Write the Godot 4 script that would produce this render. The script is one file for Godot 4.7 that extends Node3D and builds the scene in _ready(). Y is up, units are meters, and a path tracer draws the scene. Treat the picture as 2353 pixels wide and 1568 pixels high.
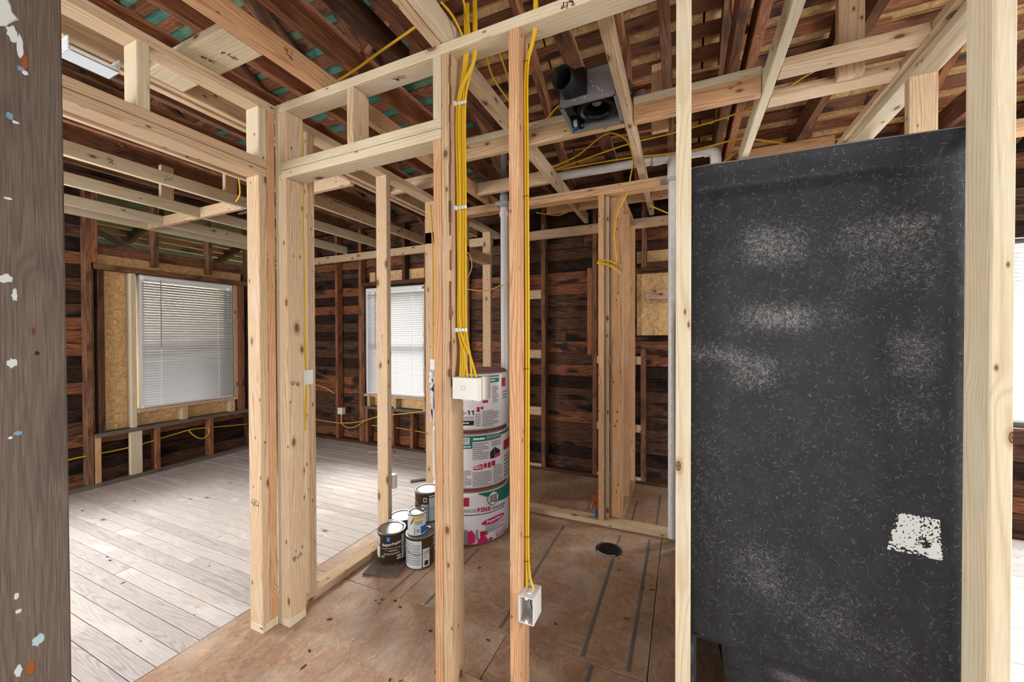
extends Node3D
# A gutted house interior: new stud partitions, old siding walls and roof, a tub surround seen from behind.

var M := {}
var taken := {}
var rng := RandomNumberGenerator.new()
var noise := FastNoiseLite.new()

# ------------------------------------------------------------------ nodes
func put(parent: Node, o: Node, nm: String) -> void:
	var key := "%d/%s" % [parent.get_instance_id(), nm]
	var k: int = taken.get(key, 0)
	taken[key] = k + 1
	o.name = nm if k == 0 else "%s_%03d" % [nm, k]
	parent.add_child(o, true)

func mi(parent: Node, nm: String, mesh: Mesh, mat: Material) -> MeshInstance3D:
	var o := MeshInstance3D.new()
	o.mesh = mesh
	o.material_override = mat
	o.cast_shadow = GeometryInstance3D.SHADOW_CASTING_SETTING_ON
	put(parent, o, nm)
	return o

func thing(nm: String, label: String, cat: String, at := Vector3.ZERO, group := "") -> Node3D:
	var o := Node3D.new()
	put(self, o, nm)
	o.position = at
	o.set_meta("label", label)
	o.set_meta("category", cat)
	if group != "":
		o.set_meta("group", group)
	return o

func tag(o: Node, label: String, cat: String, group := "") -> Node:
	o.set_meta("label", label)
	o.set_meta("category", cat)
	if group != "":
		o.set_meta("group", group)
	return o

func struct(nm: String, label: String, cat: String) -> Node3D:
	var o := thing(nm, label, cat)
	o.set_meta("kind", "structure")
	return o

# ------------------------------------------------------------------ meshes
func quad(st: SurfaceTool, p: Array, n: Vector3, uv: Array) -> void:
	var order := [0, 1, 2, 0, 2, 3] if p.size() == 4 else [0, 1, 2]
	if (p[1] - p[0]).cross(p[2] - p[0]).dot(n) > 0:
		order = [0, 2, 1, 0, 3, 2] if p.size() == 4 else [0, 2, 1]
	for i in order:
		st.set_normal(n)
		st.set_uv(uv[i])
		st.add_vertex(p[i])

func wuv(p: Vector3, n: Vector3, L: int, off: Vector2, s: Vector2) -> Vector2:
	var d := n.abs().max_axis_index()
	var u := p[L]
	var a := (L + 1) % 3
	var b := (L + 2) % 3
	var v: float
	if d == L:
		u = p[a] * 0.35
		v = p[b]
	elif d == a:
		v = p[b]
	else:
		v = p[a] + 0.13
	return Vector2(u * s.x + off.x, v * s.y + off.y)

func box_mesh(sz: Vector3, ch: float, L: int, us := Vector2(1 / 1.4, 2.0), fit := false) -> ArrayMesh:
	var st := SurfaceTool.new()
	st.begin(Mesh.PRIMITIVE_TRIANGLES)
	var h := sz * 0.5
	ch = minf(ch, minf(h.x, minf(h.y, h.z)) * 0.45)
	var off := Vector2.ZERO if fit else Vector2(rng.randf(), rng.randf())
	var vert := func(s: Vector3, d: int) -> Vector3:
		var q := Vector3(s.x * h.x, s.y * h.y, s.z * h.z)
		for i in 3:
			if i != d:
				q[i] -= s[i] * ch
		return q
	for d in 3:
		var a := (d + 1) % 3
		var b := (d + 2) % 3
		for sg in [-1.0, 1.0]:
			var n := Vector3.ZERO
			n[d] = sg
			var p := []
			var uv := []
			for c in [[-1, -1], [1, -1], [1, 1], [-1, 1]]:
				var s := Vector3.ZERO
				s[d] = sg
				s[a] = c[0]
				s[b] = c[1]
				p.append(vert.call(s, d))
			for q in p:
				uv.append(wuv(q, n, L, off, us))
			quad(st, p, n, uv)
			if ch > 0.0:
				# the chamfer along axis d between faces a and b
				for sb in [-1.0, 1.0]:
					var n2 := Vector3.ZERO
					n2[a] = sg
					n2[b] = sb
					var s0 := Vector3.ZERO
					s0[a] = sg
					s0[b] = sb
					s0[d] = -1
					var s1 := s0
					s1[d] = 1
					var e := [vert.call(s0, a), vert.call(s1, a), vert.call(s1, b), vert.call(s0, b)]
					var ue := []
					var na := Vector3.ZERO
					na[a] = 1
					for q in e:
						ue.append(wuv(q, na, L, off, us))
					quad(st, e, n2.normalized(), ue)
	if ch > 0.0:
		for sx in [-1.0, 1.0]:
			for sy in [-1.0, 1.0]:
				for sz2 in [-1.0, 1.0]:
					var s := Vector3(sx, sy, sz2)
					quad(st, [vert.call(s, 0), vert.call(s, 1), vert.call(s, 2)], s.normalized(), [off, off, off])
	return st.commit()

# board between two corners; its grain runs along the longest side
func bd(parent: Node, nm: String, x0: float, x1: float, y0: float, y1: float, z0: float, z1: float, mat: Material, ch := 0.003, us := Vector2(1 / 1.4, 2.0)) -> MeshInstance3D:
	var a := Vector3(minf(x0, x1), minf(y0, y1), minf(z0, z1))
	var b := Vector3(maxf(x0, x1), maxf(y0, y1), maxf(z0, z1))
	var sz := b - a
	var o := mi(parent, nm, box_mesh(sz, ch, sz.max_axis_index(), us), mat)
	o.position = (a + b) * 0.5
	return o

# board between two points, w wide and h deep, its depth kept near "up"
func bar(parent: Node, nm: String, p0: Vector3, p1: Vector3, w: float, h: float, mat: Material, up := Vector3.UP, ch := 0.002) -> MeshInstance3D:
	var x := (p1 - p0).normalized()
	var z := x.cross(up).normalized()
	var y := z.cross(x)
	var o := mi(parent, nm, box_mesh(Vector3((p1 - p0).length(), h, w), ch, 0), mat)
	o.transform = Transform3D(Basis(x, y, z), (p0 + p1) * 0.5)
	return o

func smooth_path(pts: Array, n: int) -> Array:
	var out := []
	for i in pts.size() - 1:
		var a: Vector3 = pts[maxi(i - 1, 0)]
		var b: Vector3 = pts[i]
		var c: Vector3 = pts[i + 1]
		var d: Vector3 = pts[mini(i + 2, pts.size() - 1)]
		for k in n:
			out.append(b.cubic_interpolate(c, a, d, float(k) / n))
	out.append(pts[-1])
	return out

func tube_mesh(pts: Array, r: float, sides := 8, n := 6, ends := true, flat := 1.0) -> ArrayMesh:
	var path := smooth_path(pts, n) if n > 1 else pts
	var st := SurfaceTool.new()
	st.begin(Mesh.PRIMITIVE_TRIANGLES)
	var rings := []
	var norms := []
	var up := Vector3.UP
	for i in path.size():
		var t: Vector3 = (path[mini(i + 1, path.size() - 1)] - path[maxi(i - 1, 0)]).normalized()
		if i == 0 and absf(t.y) > 0.9:
			up = Vector3.RIGHT
		var sd := t.cross(up).normalized()
		up = sd.cross(t).normalized()
		var ring := []
		var nn := []
		for k in sides:
			var an := TAU * k / sides
			var dv := sd * cos(an) + up * sin(an)
			nn.append(dv)
			ring.append(path[i] + (sd * cos(an) + up * sin(an) * flat) * r)
		rings.append(ring)
		norms.append(nn)
	var fl := 0.0
	for i in path.size() - 1:
		var l2: float = fl + (path[i + 1] - path[i]).length()
		for k in sides:
			var k2 := (k + 1) % sides
			var p := [rings[i][k], rings[i][k2], rings[i + 1][k2], rings[i + 1][k]]
			var nr := [norms[i][k], norms[i][k2], norms[i + 1][k2], norms[i + 1][k]]
			var uv := [Vector2(fl, float(k) / sides), Vector2(fl, float(k + 1) / sides), Vector2(l2, float(k + 1) / sides), Vector2(l2, float(k) / sides)]
			var order := [0, 1, 2, 0, 2, 3]
			if (p[1] - p[0]).cross(p[2] - p[0]).dot(nr[0]) > 0:
				order = [0, 2, 1, 0, 3, 2]
			for j in order:
				st.set_normal(nr[j])
				st.set_uv(uv[j])
				st.add_vertex(p[j])
		fl = l2
	if ends:
		for e in [0, path.size() - 1]:
			var t2: Vector3 = (path[1] - path[0]) if e == 0 else (path[-1] - path[-2])
			t2 = -t2.normalized() if e == 0 else t2.normalized()
			for k in range(1, sides - 1):
				quad(st, [rings[e][0], rings[e][k], rings[e][k + 1]], t2, [Vector2.ZERO, Vector2.ZERO, Vector2.ZERO])
	return st.commit()

func tube(parent: Node, nm: String, pts: Array, r: float, mat: Material, sides := 8, n := 6, flat := 1.0) -> MeshInstance3D:
	return mi(parent, nm, tube_mesh(pts, r, sides, n, true, flat), mat)

# turned shape round the y axis; prof holds (radius, height) going up or round
func lathe_mesh(prof: Array, segs := 40, a0 := 0.0, a1 := TAU) -> ArrayMesh:
	var st := SurfaceTool.new()
	st.begin(Mesh.PRIMITIVE_TRIANGLES)
	for i in prof.size() - 1:
		var p: Vector2 = prof[i]
		var q: Vector2 = prof[i + 1]
		var e := (q - p)
		if e.length() < 1e-6:
			continue
		var nr := Vector2(e.y, -e.x).normalized()
		for k in segs:
			var t0 := lerpf(a0, a1, float(k) / segs)
			var t1 := lerpf(a0, a1, float(k + 1) / segs)
			var d0 := Vector3(sin(t0), 0, cos(t0))
			var d1 := Vector3(sin(t1), 0, cos(t1))
			var vs := [d0 * p.x + Vector3.UP * p.y, d1 * p.x + Vector3.UP * p.y, d1 * q.x + Vector3.UP * q.y, d0 * q.x + Vector3.UP * q.y]
			var ns := [d0 * nr.x + Vector3.UP * nr.y, d1 * nr.x + Vector3.UP * nr.y, d1 * nr.x + Vector3.UP * nr.y, d0 * nr.x + Vector3.UP * nr.y]
			var uv := [Vector2(float(k) / segs, p.y), Vector2(float(k + 1) / segs, p.y), Vector2(float(k + 1) / segs, q.y), Vector2(float(k) / segs, q.y)]
			var order := [0, 1, 2, 0, 2, 3]
			var fn: Vector3 = (vs[2] - vs[0]).cross(vs[3] - vs[1])
			if (vs[1] - vs[0]).cross(vs[2] - vs[0]).dot(ns[0]) > 0 or (p.x < 1e-6 and fn.dot(ns[0]) > 0):
				order = [0, 2, 1, 0, 3, 2]
			for j in order:
				st.set_normal(ns[j])
				st.set_uv(uv[j])
				st.add_vertex(vs[j])
	return st.commit()

# a thin printed patch that hugs an upright cylinder; pts are (angle in degrees, height), a convex outline
func wrap_patch(parent: Node, nm: String, mat: Material, r: float, a0: float, a1: float, y0a: float, y1a: float, y0b := -9.0, y1b := -9.0) -> MeshInstance3D:
	var st := SurfaceTool.new()
	st.begin(Mesh.PRIMITIVE_TRIANGLES)
	if y0b < -8.0:
		y0b = y0a
		y1b = y1a
	var n := maxi(2, int(absf(a1 - a0) / 5.0) + 1)
	for k in n:
		var f0 := float(k) / n
		var f1 := float(k + 1) / n
		var t0 := deg_to_rad(lerpf(a0, a1, f0))
		var t1 := deg_to_rad(lerpf(a0, a1, f1))
		var d0 := Vector3(sin(t0), 0, cos(t0))
		var d1 := Vector3(sin(t1), 0, cos(t1))
		quad(st, [d0 * r + Vector3.UP * lerpf(y0a, y0b, f0), d1 * r + Vector3.UP * lerpf(y0a, y0b, f1), d1 * r + Vector3.UP * lerpf(y1a, y1b, f1), d0 * r + Vector3.UP * lerpf(y1a, y1b, f0)], (d0 + d1).normalized(), [Vector2(f0, 1), Vector2(f1, 1), Vector2(f1, 0), Vector2(f0, 0)])
	return mi(parent, nm, st.commit(), mat)

# rows of fine print: thin bars, joined
func wrap_lines(parent: Node, nm: String, mat: Material, r: float, a0: float, a1: float, y0: float, y1: float, rows: int, seed_: int, slope := 0.0) -> void:
	var st := SurfaceTool.new()
	st.begin(Mesh.PRIMITIVE_TRIANGLES)
	var g := RandomNumberGenerator.new()
	g.seed = seed_
	var pitch := (y1 - y0) / rows
	for i in rows:
		var y := y1 - (i + 0.75) * pitch
		var a := a0
		var stop := a1 - (g.randf() * (a1 - a0) * 0.4 if g.randf() < 0.35 else 0.0)
		while a < stop:
			var w := g.randf_range(1.2, 4.0)
			var b := minf(a + w, stop)
			var t0 := deg_to_rad(a)
			var t1 := deg_to_rad(b)
			var d0 := Vector3(sin(t0), 0, cos(t0))
			var d1 := Vector3(sin(t1), 0, cos(t1))
			var ya := y + (a - a0) * slope
			var yb := y + (b - a0) * slope
			quad(st, [d0 * r + Vector3.UP * ya, d1 * r + Vector3.UP * yb, d1 * r + Vector3.UP * (yb + pitch * 0.5), d0 * r + Vector3.UP * (ya + pitch * 0.5)], d0, [Vector2.ZERO, Vector2.ZERO, Vector2.ZERO, Vector2.ZERO])
			a = b + 0.5
	mi(parent, nm, st.commit(), mat)

func text_mesh(txt: String, size: float, bold := true) -> TextMesh:
	var t := TextMesh.new()
	var f := SystemFont.new()
	f.font_names = PackedStringArray(["Droid Sans"])
	if bold:
		f.font_weight = 700
	t.font = f
	t.text = txt
	t.font_size = 48
	t.pixel_size = size / 36.0
	t.depth = 0.0006
	t.curve_step = 2.0
	return t

# lettering bent round a cylinder, from angle a0 to a1, its foot at height y (rising by slope per degree)
func wrap_text(parent: Node, nm: String, txt: String, mat: Material, r: float, a0: float, a1: float, y: float, h: float, slope := 0.0) -> void:
	var t := text_mesh(txt, h)
	var arr: Array = t.get_mesh_arrays()
	var vs: PackedVector3Array = arr[Mesh.ARRAY_VERTEX]
	var nn: PackedVector3Array = arr[Mesh.ARRAY_NORMAL]
	if vs.is_empty():
		return
	var lo := vs[0]
	var hi := vs[0]
	for v in vs:
		lo = lo.min(v)
		hi = hi.max(v)
	for i in vs.size():
		var f := (vs[i].x - lo.x) / maxf(hi.x - lo.x, 1e-5)
		var a := deg_to_rad(lerpf(a0, a1, f))
		var d := Vector3(sin(a), 0, cos(a))
		vs[i] = d * (r + vs[i].z) + Vector3.UP * (y + (vs[i].y - lo.y) / maxf(hi.y - lo.y, 1e-5) * h + f * (a1 - a0) * slope)
		nn[i] = d
	arr[Mesh.ARRAY_VERTEX] = vs
	arr[Mesh.ARRAY_NORMAL] = nn
	var am := ArrayMesh.new()
	am.add_surface_from_arrays(Mesh.PRIMITIVE_TRIANGLES, arr)
	mi(parent, nm, am, mat)

# a sheet with thickness from a function of (u, v)
func sheet(parent: Node, nm: String, f: Callable, nu: int, nv: int, th: Vector3, mat: Material) -> MeshInstance3D:
	var st := SurfaceTool.new()
	st.begin(Mesh.PRIMITIVE_TRIANGLES)
	st.set_smooth_group(0)
	for layer in 2:
		for i in nu:
			for j in nv:
				var c := [[i, j], [i + 1, j], [i + 1, j + 1], [i, j + 1]]
				var p := []
				var uv := []
				for k in c:
					var u := float(k[0]) / nu
					var v := float(k[1]) / nv
					p.append(f.call(u, v) + (th if layer == 1 else Vector3.ZERO))
					uv.append(Vector2(u, 1.0 - v))
				for k in ([0, 2, 1, 0, 3, 2] if layer == 0 else [0, 1, 2, 0, 2, 3]):
					st.set_uv(uv[k])
					st.add_vertex(p[k])
	# rim
	for e in 4:
		var m := nu if e % 2 == 0 else nv
		for i in m:
			var t0 := float(i) / m
			var t1 := float(i + 1) / m
			var a: Vector3
			var b: Vector3
			match e:
				0:
					a = f.call(t0, 0.0)
					b = f.call(t1, 0.0)
				1:
					a = f.call(1.0, t0)
					b = f.call(1.0, t1)
				2:
					a = f.call(t0, 1.0)
					b = f.call(t1, 1.0)
				_:
					a = f.call(0.0, t0)
					b = f.call(0.0, t1)
			st.set_smooth_group(-1)
			for q in [a, b, b + th, a, b + th, a + th]:
				st.set_uv(Vector2(0.02, 0.02))
				st.add_vertex(q)
	st.generate_normals()
	return mi(parent, nm, st.commit(), mat)

func blob(parent: Node, nm: String, at: Vector3, nrm: Vector3, ru: float, rv: float, mat: Material, seed_: int, th := 0.0008) -> MeshInstance3D:
	var g := RandomNumberGenerator.new()
	g.seed = seed_
	var x := nrm.cross(Vector3.UP)
	x = Vector3.RIGHT if x.length() < 0.1 else x.normalized()
	var y := nrm.cross(x).normalized()
	var st := SurfaceTool.new()
	st.begin(Mesh.PRIMITIVE_TRIANGLES)
	var n := 14
	var ring := []
	for k in n:
		var a := TAU * k / n
		var s := g.randf_range(0.65, 1.1)
		ring.append(x * cos(a) * ru * s + y * sin(a) * rv * s)
	for k in n:
		var a: Vector3 = ring[k]
		var b: Vector3 = ring[(k + 1) % n]
		quad(st, [nrm * th, a * 0.85 + nrm * th, b * 0.85 + nrm * th], nrm, [Vector2.ZERO, Vector2.ZERO, Vector2.ZERO])
		quad(st, [a * 0.85 + nrm * th, b * 0.85 + nrm * th, b, a], (a.normalized() + nrm).normalized(), [Vector2.ZERO, Vector2.ZERO, Vector2.ZERO, Vector2.ZERO])
	var o := mi(parent, nm, st.commit(), mat)
	o.position = at
	return o

# ------------------------------------------------------------------ textures
func seamless(w: int, h: int, W: int, H: int, freq: float, seed_: int, oct := 3) -> PackedByteArray:
	noise.noise_type = FastNoiseLite.TYPE_SIMPLEX_SMOOTH
	noise.seed = seed_
	noise.frequency = freq
	noise.fractal_octaves = oct
	var im := noise.get_seamless_image(w, h)
	im.convert(Image.FORMAT_L8)
	im.resize(W, H, Image.INTERPOLATE_CUBIC)
	return im.get_data()

func wood_tex(seed_: int, rings: int, warp: float, c_base: Color, c_late: Color, c_dark: Color, fiber: float, blotch: float, knots: int, late_pow := 3.0) -> ImageTexture:
	var W := 1024
	var H := 512
	var n1 := seamless(48, 256, W, H, 0.02, seed_, 2)
	var n2 := seamless(40, 512, W, H, 0.35, seed_ + 1, 2)
	var n3 := seamless(128, 128, W, H, 0.02, seed_ + 2, 4)
	var out := PackedByteArray()
	out.resize(W * H * 3)
	var i := 0
	for y in H:
		var ph := TAU * rings * y / H
		for x in W:
			var k := i / 3
			var s := 0.5 + 0.5 * sin(ph + (n1[k] - 128) * warp)
			s = pow(s, late_pow) * 0.8
			var f := (n2[k] - 128) / 128.0 * fiber
			var b := clampf((n3[k] - 150) / 60.0, 0.0, 1.0) * blotch
			out[i] = clampi(int((lerpf(lerpf(c_base.r, c_late.r, s), c_dark.r, b) * (1.0 + f)) * 255.0), 0, 255)
			out[i + 1] = clampi(int((lerpf(lerpf(c_base.g, c_late.g, s), c_dark.g, b) * (1.0 + f)) * 255.0), 0, 255)
			out[i + 2] = clampi(int((lerpf(lerpf(c_base.b, c_late.b, s), c_dark.b, b) * (1.0 + f)) * 255.0), 0, 255)
			i += 3
	var g := RandomNumberGenerator.new()
	g.seed = seed_ + 9
	for kn in knots:
		var kx := g.randi_range(30, W - 30)
		var ky := g.randi_range(20, H - 20)
		var big := g.randf() < 0.16
		var rx := g.randf_range(8, 15) if big else g.randf_range(3, 6)
		var ry := rx * g.randf_range(0.55, 0.9)
		var span := int(rx * 2.6)
		for dy in range(-span, span + 1):
			for dx in range(-span, span + 1):
				var px := kx + dx
				var py := ky + dy
				if px < 0 or py < 0 or px >= W or py >= H:
					continue
				var d := sqrt(dx * dx / (rx * rx) + dy * dy / (ry * ry))
				var m := 0.0
				if d < 1.0:
					m = 0.75 + 0.2 * sin(d * 9.0)
				elif d < 2.4:
					m = (2.4 - d) / 1.4 * 0.28
				if m <= 0.0:
					continue
				var j := (py * W + px) * 3
				var kc := Color(0.33, 0.19, 0.10)
				out[j] = int(lerpf(out[j], kc.r * 255, m))
				out[j + 1] = int(lerpf(out[j + 1], kc.g * 255, m))
				out[j + 2] = int(lerpf(out[j + 2], kc.b * 255, m))
	return ImageTexture.create_from_image(Image.create_from_data(W, H, false, Image.FORMAT_RGB8, out))

func osb_tex(seed_: int, base: Color, spread: float, dust := 0.0) -> ImageTexture:
	var S := 768
	var out := PackedByteArray()
	out.resize(S * S * 3)
	var g := RandomNumberGenerator.new()
	g.seed = seed_
	for i in S * S:
		out[i * 3] = int(base.r * 255)
		out[i * 3 + 1] = int(base.g * 255)
		out[i * 3 + 2] = int(base.b * 255)
	for k in 3600:
		var x0 := g.randf() * S
		var y0 := g.randf() * S
		var a := g.randfn(0.0, 0.75)
		var ln := g.randi_range(16, 60)
		var wd := g.randi_range(3, 13)
		var t := g.randf_range(-spread, spread)
		var warm := g.randf_range(-0.05, 0.05)
		var ca := cos(a)
		var sa := sin(a)
		for v in wd:
			var edge := 0.88 if v == 0 else 1.0
			for u in ln:
				var px := posmod(int(x0 + u * ca - v * sa), S)
				var py := posmod(int(y0 + u * sa + v * ca), S)
				var j := (py * S + px) * 3
				var gr := 1.0 + t + 0.05 * sin(v * 2.1 + t * 40.0)
				out[j] = clampi(int(base.r * (gr + warm) * edge * 255), 0, 255)
				out[j + 1] = clampi(int(base.g * gr * edge * 255), 0, 255)
				out[j + 2] = clampi(int(base.b * (gr - warm) * edge * 255), 0, 255)
	if dust > 0.0:
		var n := seamless(96, 96, S, S, 0.03, seed_ + 3, 4)
		for i in S * S:
			var m := clampf((n[i] - 120) / 80.0, 0.0, 1.0) * dust
			out[i * 3] = int(lerpf(out[i * 3], 196, m))
			out[i * 3 + 1] = int(lerpf(out[i * 3 + 1], 184, m))
			out[i * 3 + 2] = int(lerpf(out[i * 3 + 2], 172, m))
	return ImageTexture.create_from_image(Image.create_from_data(S, S, false, Image.FORMAT_RGB8, out))

# black fibreglass with chopped white strands; the dense patches are where the photo shows strands lying bare
func fibre_tex() -> ImageTexture:
	var W := 720
	var H := 1440
	var n := seamless(180, 256, W, H, 0.05, 77, 4)
	var out := PackedByteArray()
	out.resize(W * H * 3)
	for i in W * H:
		var f := 1.0 + (n[i] - 128) / 128.0 * 0.22
		out[i * 3] = clampi(int(31 * f), 0, 255)
		out[i * 3 + 1] = clampi(int(33 * f), 0, 255)
		out[i * 3 + 2] = clampi(int(38 * f), 0, 255)
	var g := RandomNumberGenerator.new()
	g.seed = 5
	var strokes := []
	for k in 6500:
		strokes.append([g.randf() * W, g.randf() * H, g.randf_range(0.05, 0.5) * (1.0 if k % 3 else 0.9)])
	# x, y, half sizes (in the sheet's own millimetres from its top left corner), count
	for p in [[250, 250, 85, 62, 2300], [200, 235, 50, 50, 500], [490, 235, 105, 50, 2200], [500, 330, 100, 50, 1100], [245, 455, 90, 36, 2300], [360, 450, 80, 40, 500], [545, 550, 35, 60, 1000], [190, 610, 60, 48, 1500], [80, 560, 65, 22, 700], [130, 575, 50, 15, 300], [540, 690, 50, 70, 400], [205, 1190, 70, 80, 1300], [330, 1260, 110, 70, 900], [60, 1000, 60, 260, 900], [450, 1330, 120, 50, 500]]:
		for k in p[4]:
			strokes.append([p[0] + g.randf_range(-0.85, 0.85) * p[2] + g.randfn() * 20.0, p[1] + g.randf_range(-0.85, 0.85) * p[3] + g.randfn() * 16.0, g.randf_range(0.04, 0.30)])
	for s in strokes:
		var ln := g.randi_range(4, 13)
		var a := g.randf() * PI
		var bend := g.randf_range(-0.12, 0.12)
		var x: float = s[0]
		var y: float = s[1]
		for u in ln:
			x += cos(a)
			y += sin(a)
			a += bend
			var px := int(x)
			var py := int(y)
			if px < 0 or py < 0 or px >= W or py >= H:
				break
			var j := (py * W + px) * 3
			var m: float = s[2]
			out[j] = int(lerpf(out[j], 205, m))
			out[j + 1] = int(lerpf(out[j + 1], 200, m))
			out[j + 2] = int(lerpf(out[j + 2], 190, m))
	return ImageTexture.create_from_image(Image.create_from_data(W, H, false, Image.FORMAT_RGB8, out))

func mat(nm: String, c: Color, rough := 0.85, tex: Texture2D = null, metal := 0.0, spec := 0.35) -> StandardMaterial3D:
	var m := StandardMaterial3D.new()
	m.albedo_color = c
	m.roughness = rough
	m.metallic = metal
	m.metallic_specular = spec
	if tex:
		m.albedo_texture = tex
	M[nm] = m
	return m

func make_materials() -> void:
	var pine := wood_tex(11, 44, 0.09, Color(0.79, 0.70, 0.585), Color(0.685, 0.565, 0.44), Color(0.80, 0.74, 0.65), 0.10, 0.45, 34)
	mat("pine", Color(0.95, 0.935, 0.915), 0.8, pine)
	mat("pine_pale", Color(0.94, 0.94, 0.925), 0.8, wood_tex(21, 36, 0.07, Color(0.82, 0.765, 0.665), Color(0.755, 0.68, 0.565), Color(0.83, 0.80, 0.73), 0.06, 0.5, 20))
	mat("pine_red", Color(0.96, 0.955, 0.95), 0.8, wood_tex(31, 40, 0.12, Color(0.77, 0.61, 0.455), Color(0.64, 0.455, 0.31), Color(0.79, 0.67, 0.54), 0.11, 0.35, 30))
	mat("pine_tan", Color(0.91, 0.875, 0.83), 0.8, pine)
	var old := wood_tex(41, 26, 0.13, Color(0.49, 0.345, 0.25), Color(0.36, 0.24, 0.17), Color(0.21, 0.15, 0.115), 0.34, 0.6, 10, 1.5)
	mat("old", Color(1, 1, 1), 0.85, old)
	mat("old_red", Color(1.18, 1.10, 1.04), 0.85, old)
	mat("old_dark", Color(0.72, 0.70, 0.70), 0.85, old)
	mat("old_grey", Color(1, 1, 1), 0.9, wood_tex(51, 24, 0.1, Color(0.42, 0.375, 0.34), Color(0.365, 0.325, 0.295), Color(0.31, 0.28, 0.26), 0.22, 0.6, 4, 1.5))
	mat("weathered", Color(0.95, 0.93, 0.92), 0.9, M["old_grey"].albedo_texture)
	mat("siding", Color(1, 1, 1), 0.85, wood_tex(61, 12, 0.16, Color(0.36, 0.25, 0.18), Color(0.19, 0.13, 0.10), Color(0.085, 0.07, 0.062), 0.45, 0.95, 8, 1.3))
	mat("siding_dark", Color(0.62, 0.60, 0.60), 0.85, M["siding"].albedo_texture)
	mat("siding_warm", Color(1.45, 1.32, 1.2), 0.85, M["siding"].albedo_texture)
	mat("sheathing", Color(1, 1, 1), 0.85, wood_tex(71, 14, 0.12, Color(0.48, 0.325, 0.225), Color(0.36, 0.23, 0.16), Color(0.17, 0.13, 0.11), 0.25, 0.75, 8, 1.5))
	mat("plank", Color(1, 1, 1), 0.75, wood_tex(81, 30, 0.15, Color(0.75, 0.72, 0.70), Color(0.69, 0.66, 0.635), Color(0.80, 0.78, 0.77), 0.07, 0.7, 3, 2.0))
	mat("plank_worn", Color(0.96, 0.96, 0.97), 0.75, wood_tex(86, 34, 0.20, Color(0.74, 0.71, 0.69), Color(0.655, 0.625, 0.60), Color(0.79, 0.77, 0.755), 0.09, 0.7, 3, 2.0))
	mat("osb_floor", Color(1, 1, 1), 0.6, osb_tex(3, Color(0.64, 0.52, 0.42), 0.10, 0.45), 0.0, 0.45)
	mat("osb_gold", Color(1, 1, 1), 0.8, osb_tex(4, Color(0.80, 0.655, 0.46), 0.13))
	mat("felt", Color(1, 1, 1), 0.9, wood_tex(91, 6, 0.2, Color(0.30, 0.50, 0.44), Color(0.25, 0.42, 0.37), Color(0.50, 0.54, 0.42), 0.2, 0.8, 0, 1.5))
	mat("fibre", Color(1, 1, 1), 0.55, fibre_tex(), 0.0, 0.4)
	var fb := FastNoiseLite.new()
	fb.seed = 8
	fb.frequency = 0.035
	fb.fractal_octaves = 4
	var fim := fb.get_seamless_image(512, 512)
	fim.convert(Image.FORMAT_RGBA8)
	fim.bump_map_to_normal_map(5.0)
	M["fibre"].normal_enabled = true
	M["fibre"].normal_texture = ImageTexture.create_from_image(fim)
	M["fibre"].normal_scale = 0.14
	mat("fibre_plain", Color(0.13, 0.135, 0.15), 0.55)
	mat("pvc", Color(0.80, 0.79, 0.78), 0.35)
	mat("pvc_grey", Color(0.55, 0.56, 0.58), 0.4)
	mat("pvc_purple", Color(0.66, 0.52, 0.60), 0.45)
	mat("cable", Color(0.80, 0.64, 0.13), 0.5)
	mat("cable_old", Color(0.80, 0.66, 0.36), 0.5)
	mat("white_box", Color(0.80, 0.79, 0.77), 0.4)
	mat("white", Color(0.86, 0.86, 0.86), 0.45)
	mat("grey_metal", Color(0.62, 0.64, 0.67), 0.35, null, 0.9)
	mat("galv", Color(0.50, 0.50, 0.51), 0.45, null, 0.3)
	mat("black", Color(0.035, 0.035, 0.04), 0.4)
	mat("ink", Color(0.24, 0.21, 0.20), 0.8)
	mat("chalk", Color(0.42, 0.41, 0.41), 0.9)
	mat("copper", Color(0.72, 0.38, 0.26), 0.35, null, 0.8)
	mat("rust", Color(0.48, 0.22, 0.15), 0.8)
	mat("blue", Color(0.10, 0.35, 0.62), 0.4)
	mat("wrap", Color(0.83, 0.82, 0.83), 0.32, null, 0.0, 0.5)
	mat("batt", Color(0.52, 0.36, 0.33), 0.95)
	mat("print_grey", Color(0.50, 0.49, 0.50), 0.6)
	mat("print_dark", Color(0.13, 0.13, 0.14), 0.6)
	mat("print_green", Color(0.05, 0.43, 0.36), 0.5)
	mat("print_red", Color(0.66, 0.10, 0.20), 0.5)
	mat("print_pink", Color(0.72, 0.13, 0.37), 0.5)
	mat("print_white", Color(0.90, 0.90, 0.90), 0.5)
	mat("can_brown", Color(0.23, 0.17, 0.09), 0.3)
	mat("can_label", Color(0.72, 0.74, 0.73), 0.5)
	mat("can_label_blue", Color(0.62, 0.70, 0.72), 0.5)
	mat("can_yellow", Color(0.80, 0.62, 0.15), 0.5)
	mat("tin", Color(0.62, 0.62, 0.62), 0.38, null, 0.9)
	mat("dust", Color(0.45, 0.41, 0.37), 0.95)
	mat("paint_white", Color(0.78, 0.80, 0.79), 0.6)
	mat("paint_blue", Color(0.42, 0.55, 0.62), 0.6)
	mat("paint_orange", Color(0.55, 0.30, 0.14), 0.8)
	mat("cloth_grey", Color(0.45, 0.44, 0.42), 0.95)
	mat("old_insulation", Color(0.30, 0.25, 0.20), 1.0)
	mat("grass", Color(0.22, 0.30, 0.13), 1.0)
	mat("neighbour", Color(0.62, 0.57, 0.50), 0.9)
	mat("dark_void", Color(0.06, 0.055, 0.05), 0.95)
	var blind := mat("blind", Color(0.74, 0.74, 0.75), 0.5)
	blind.backlight_enabled = true
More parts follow.
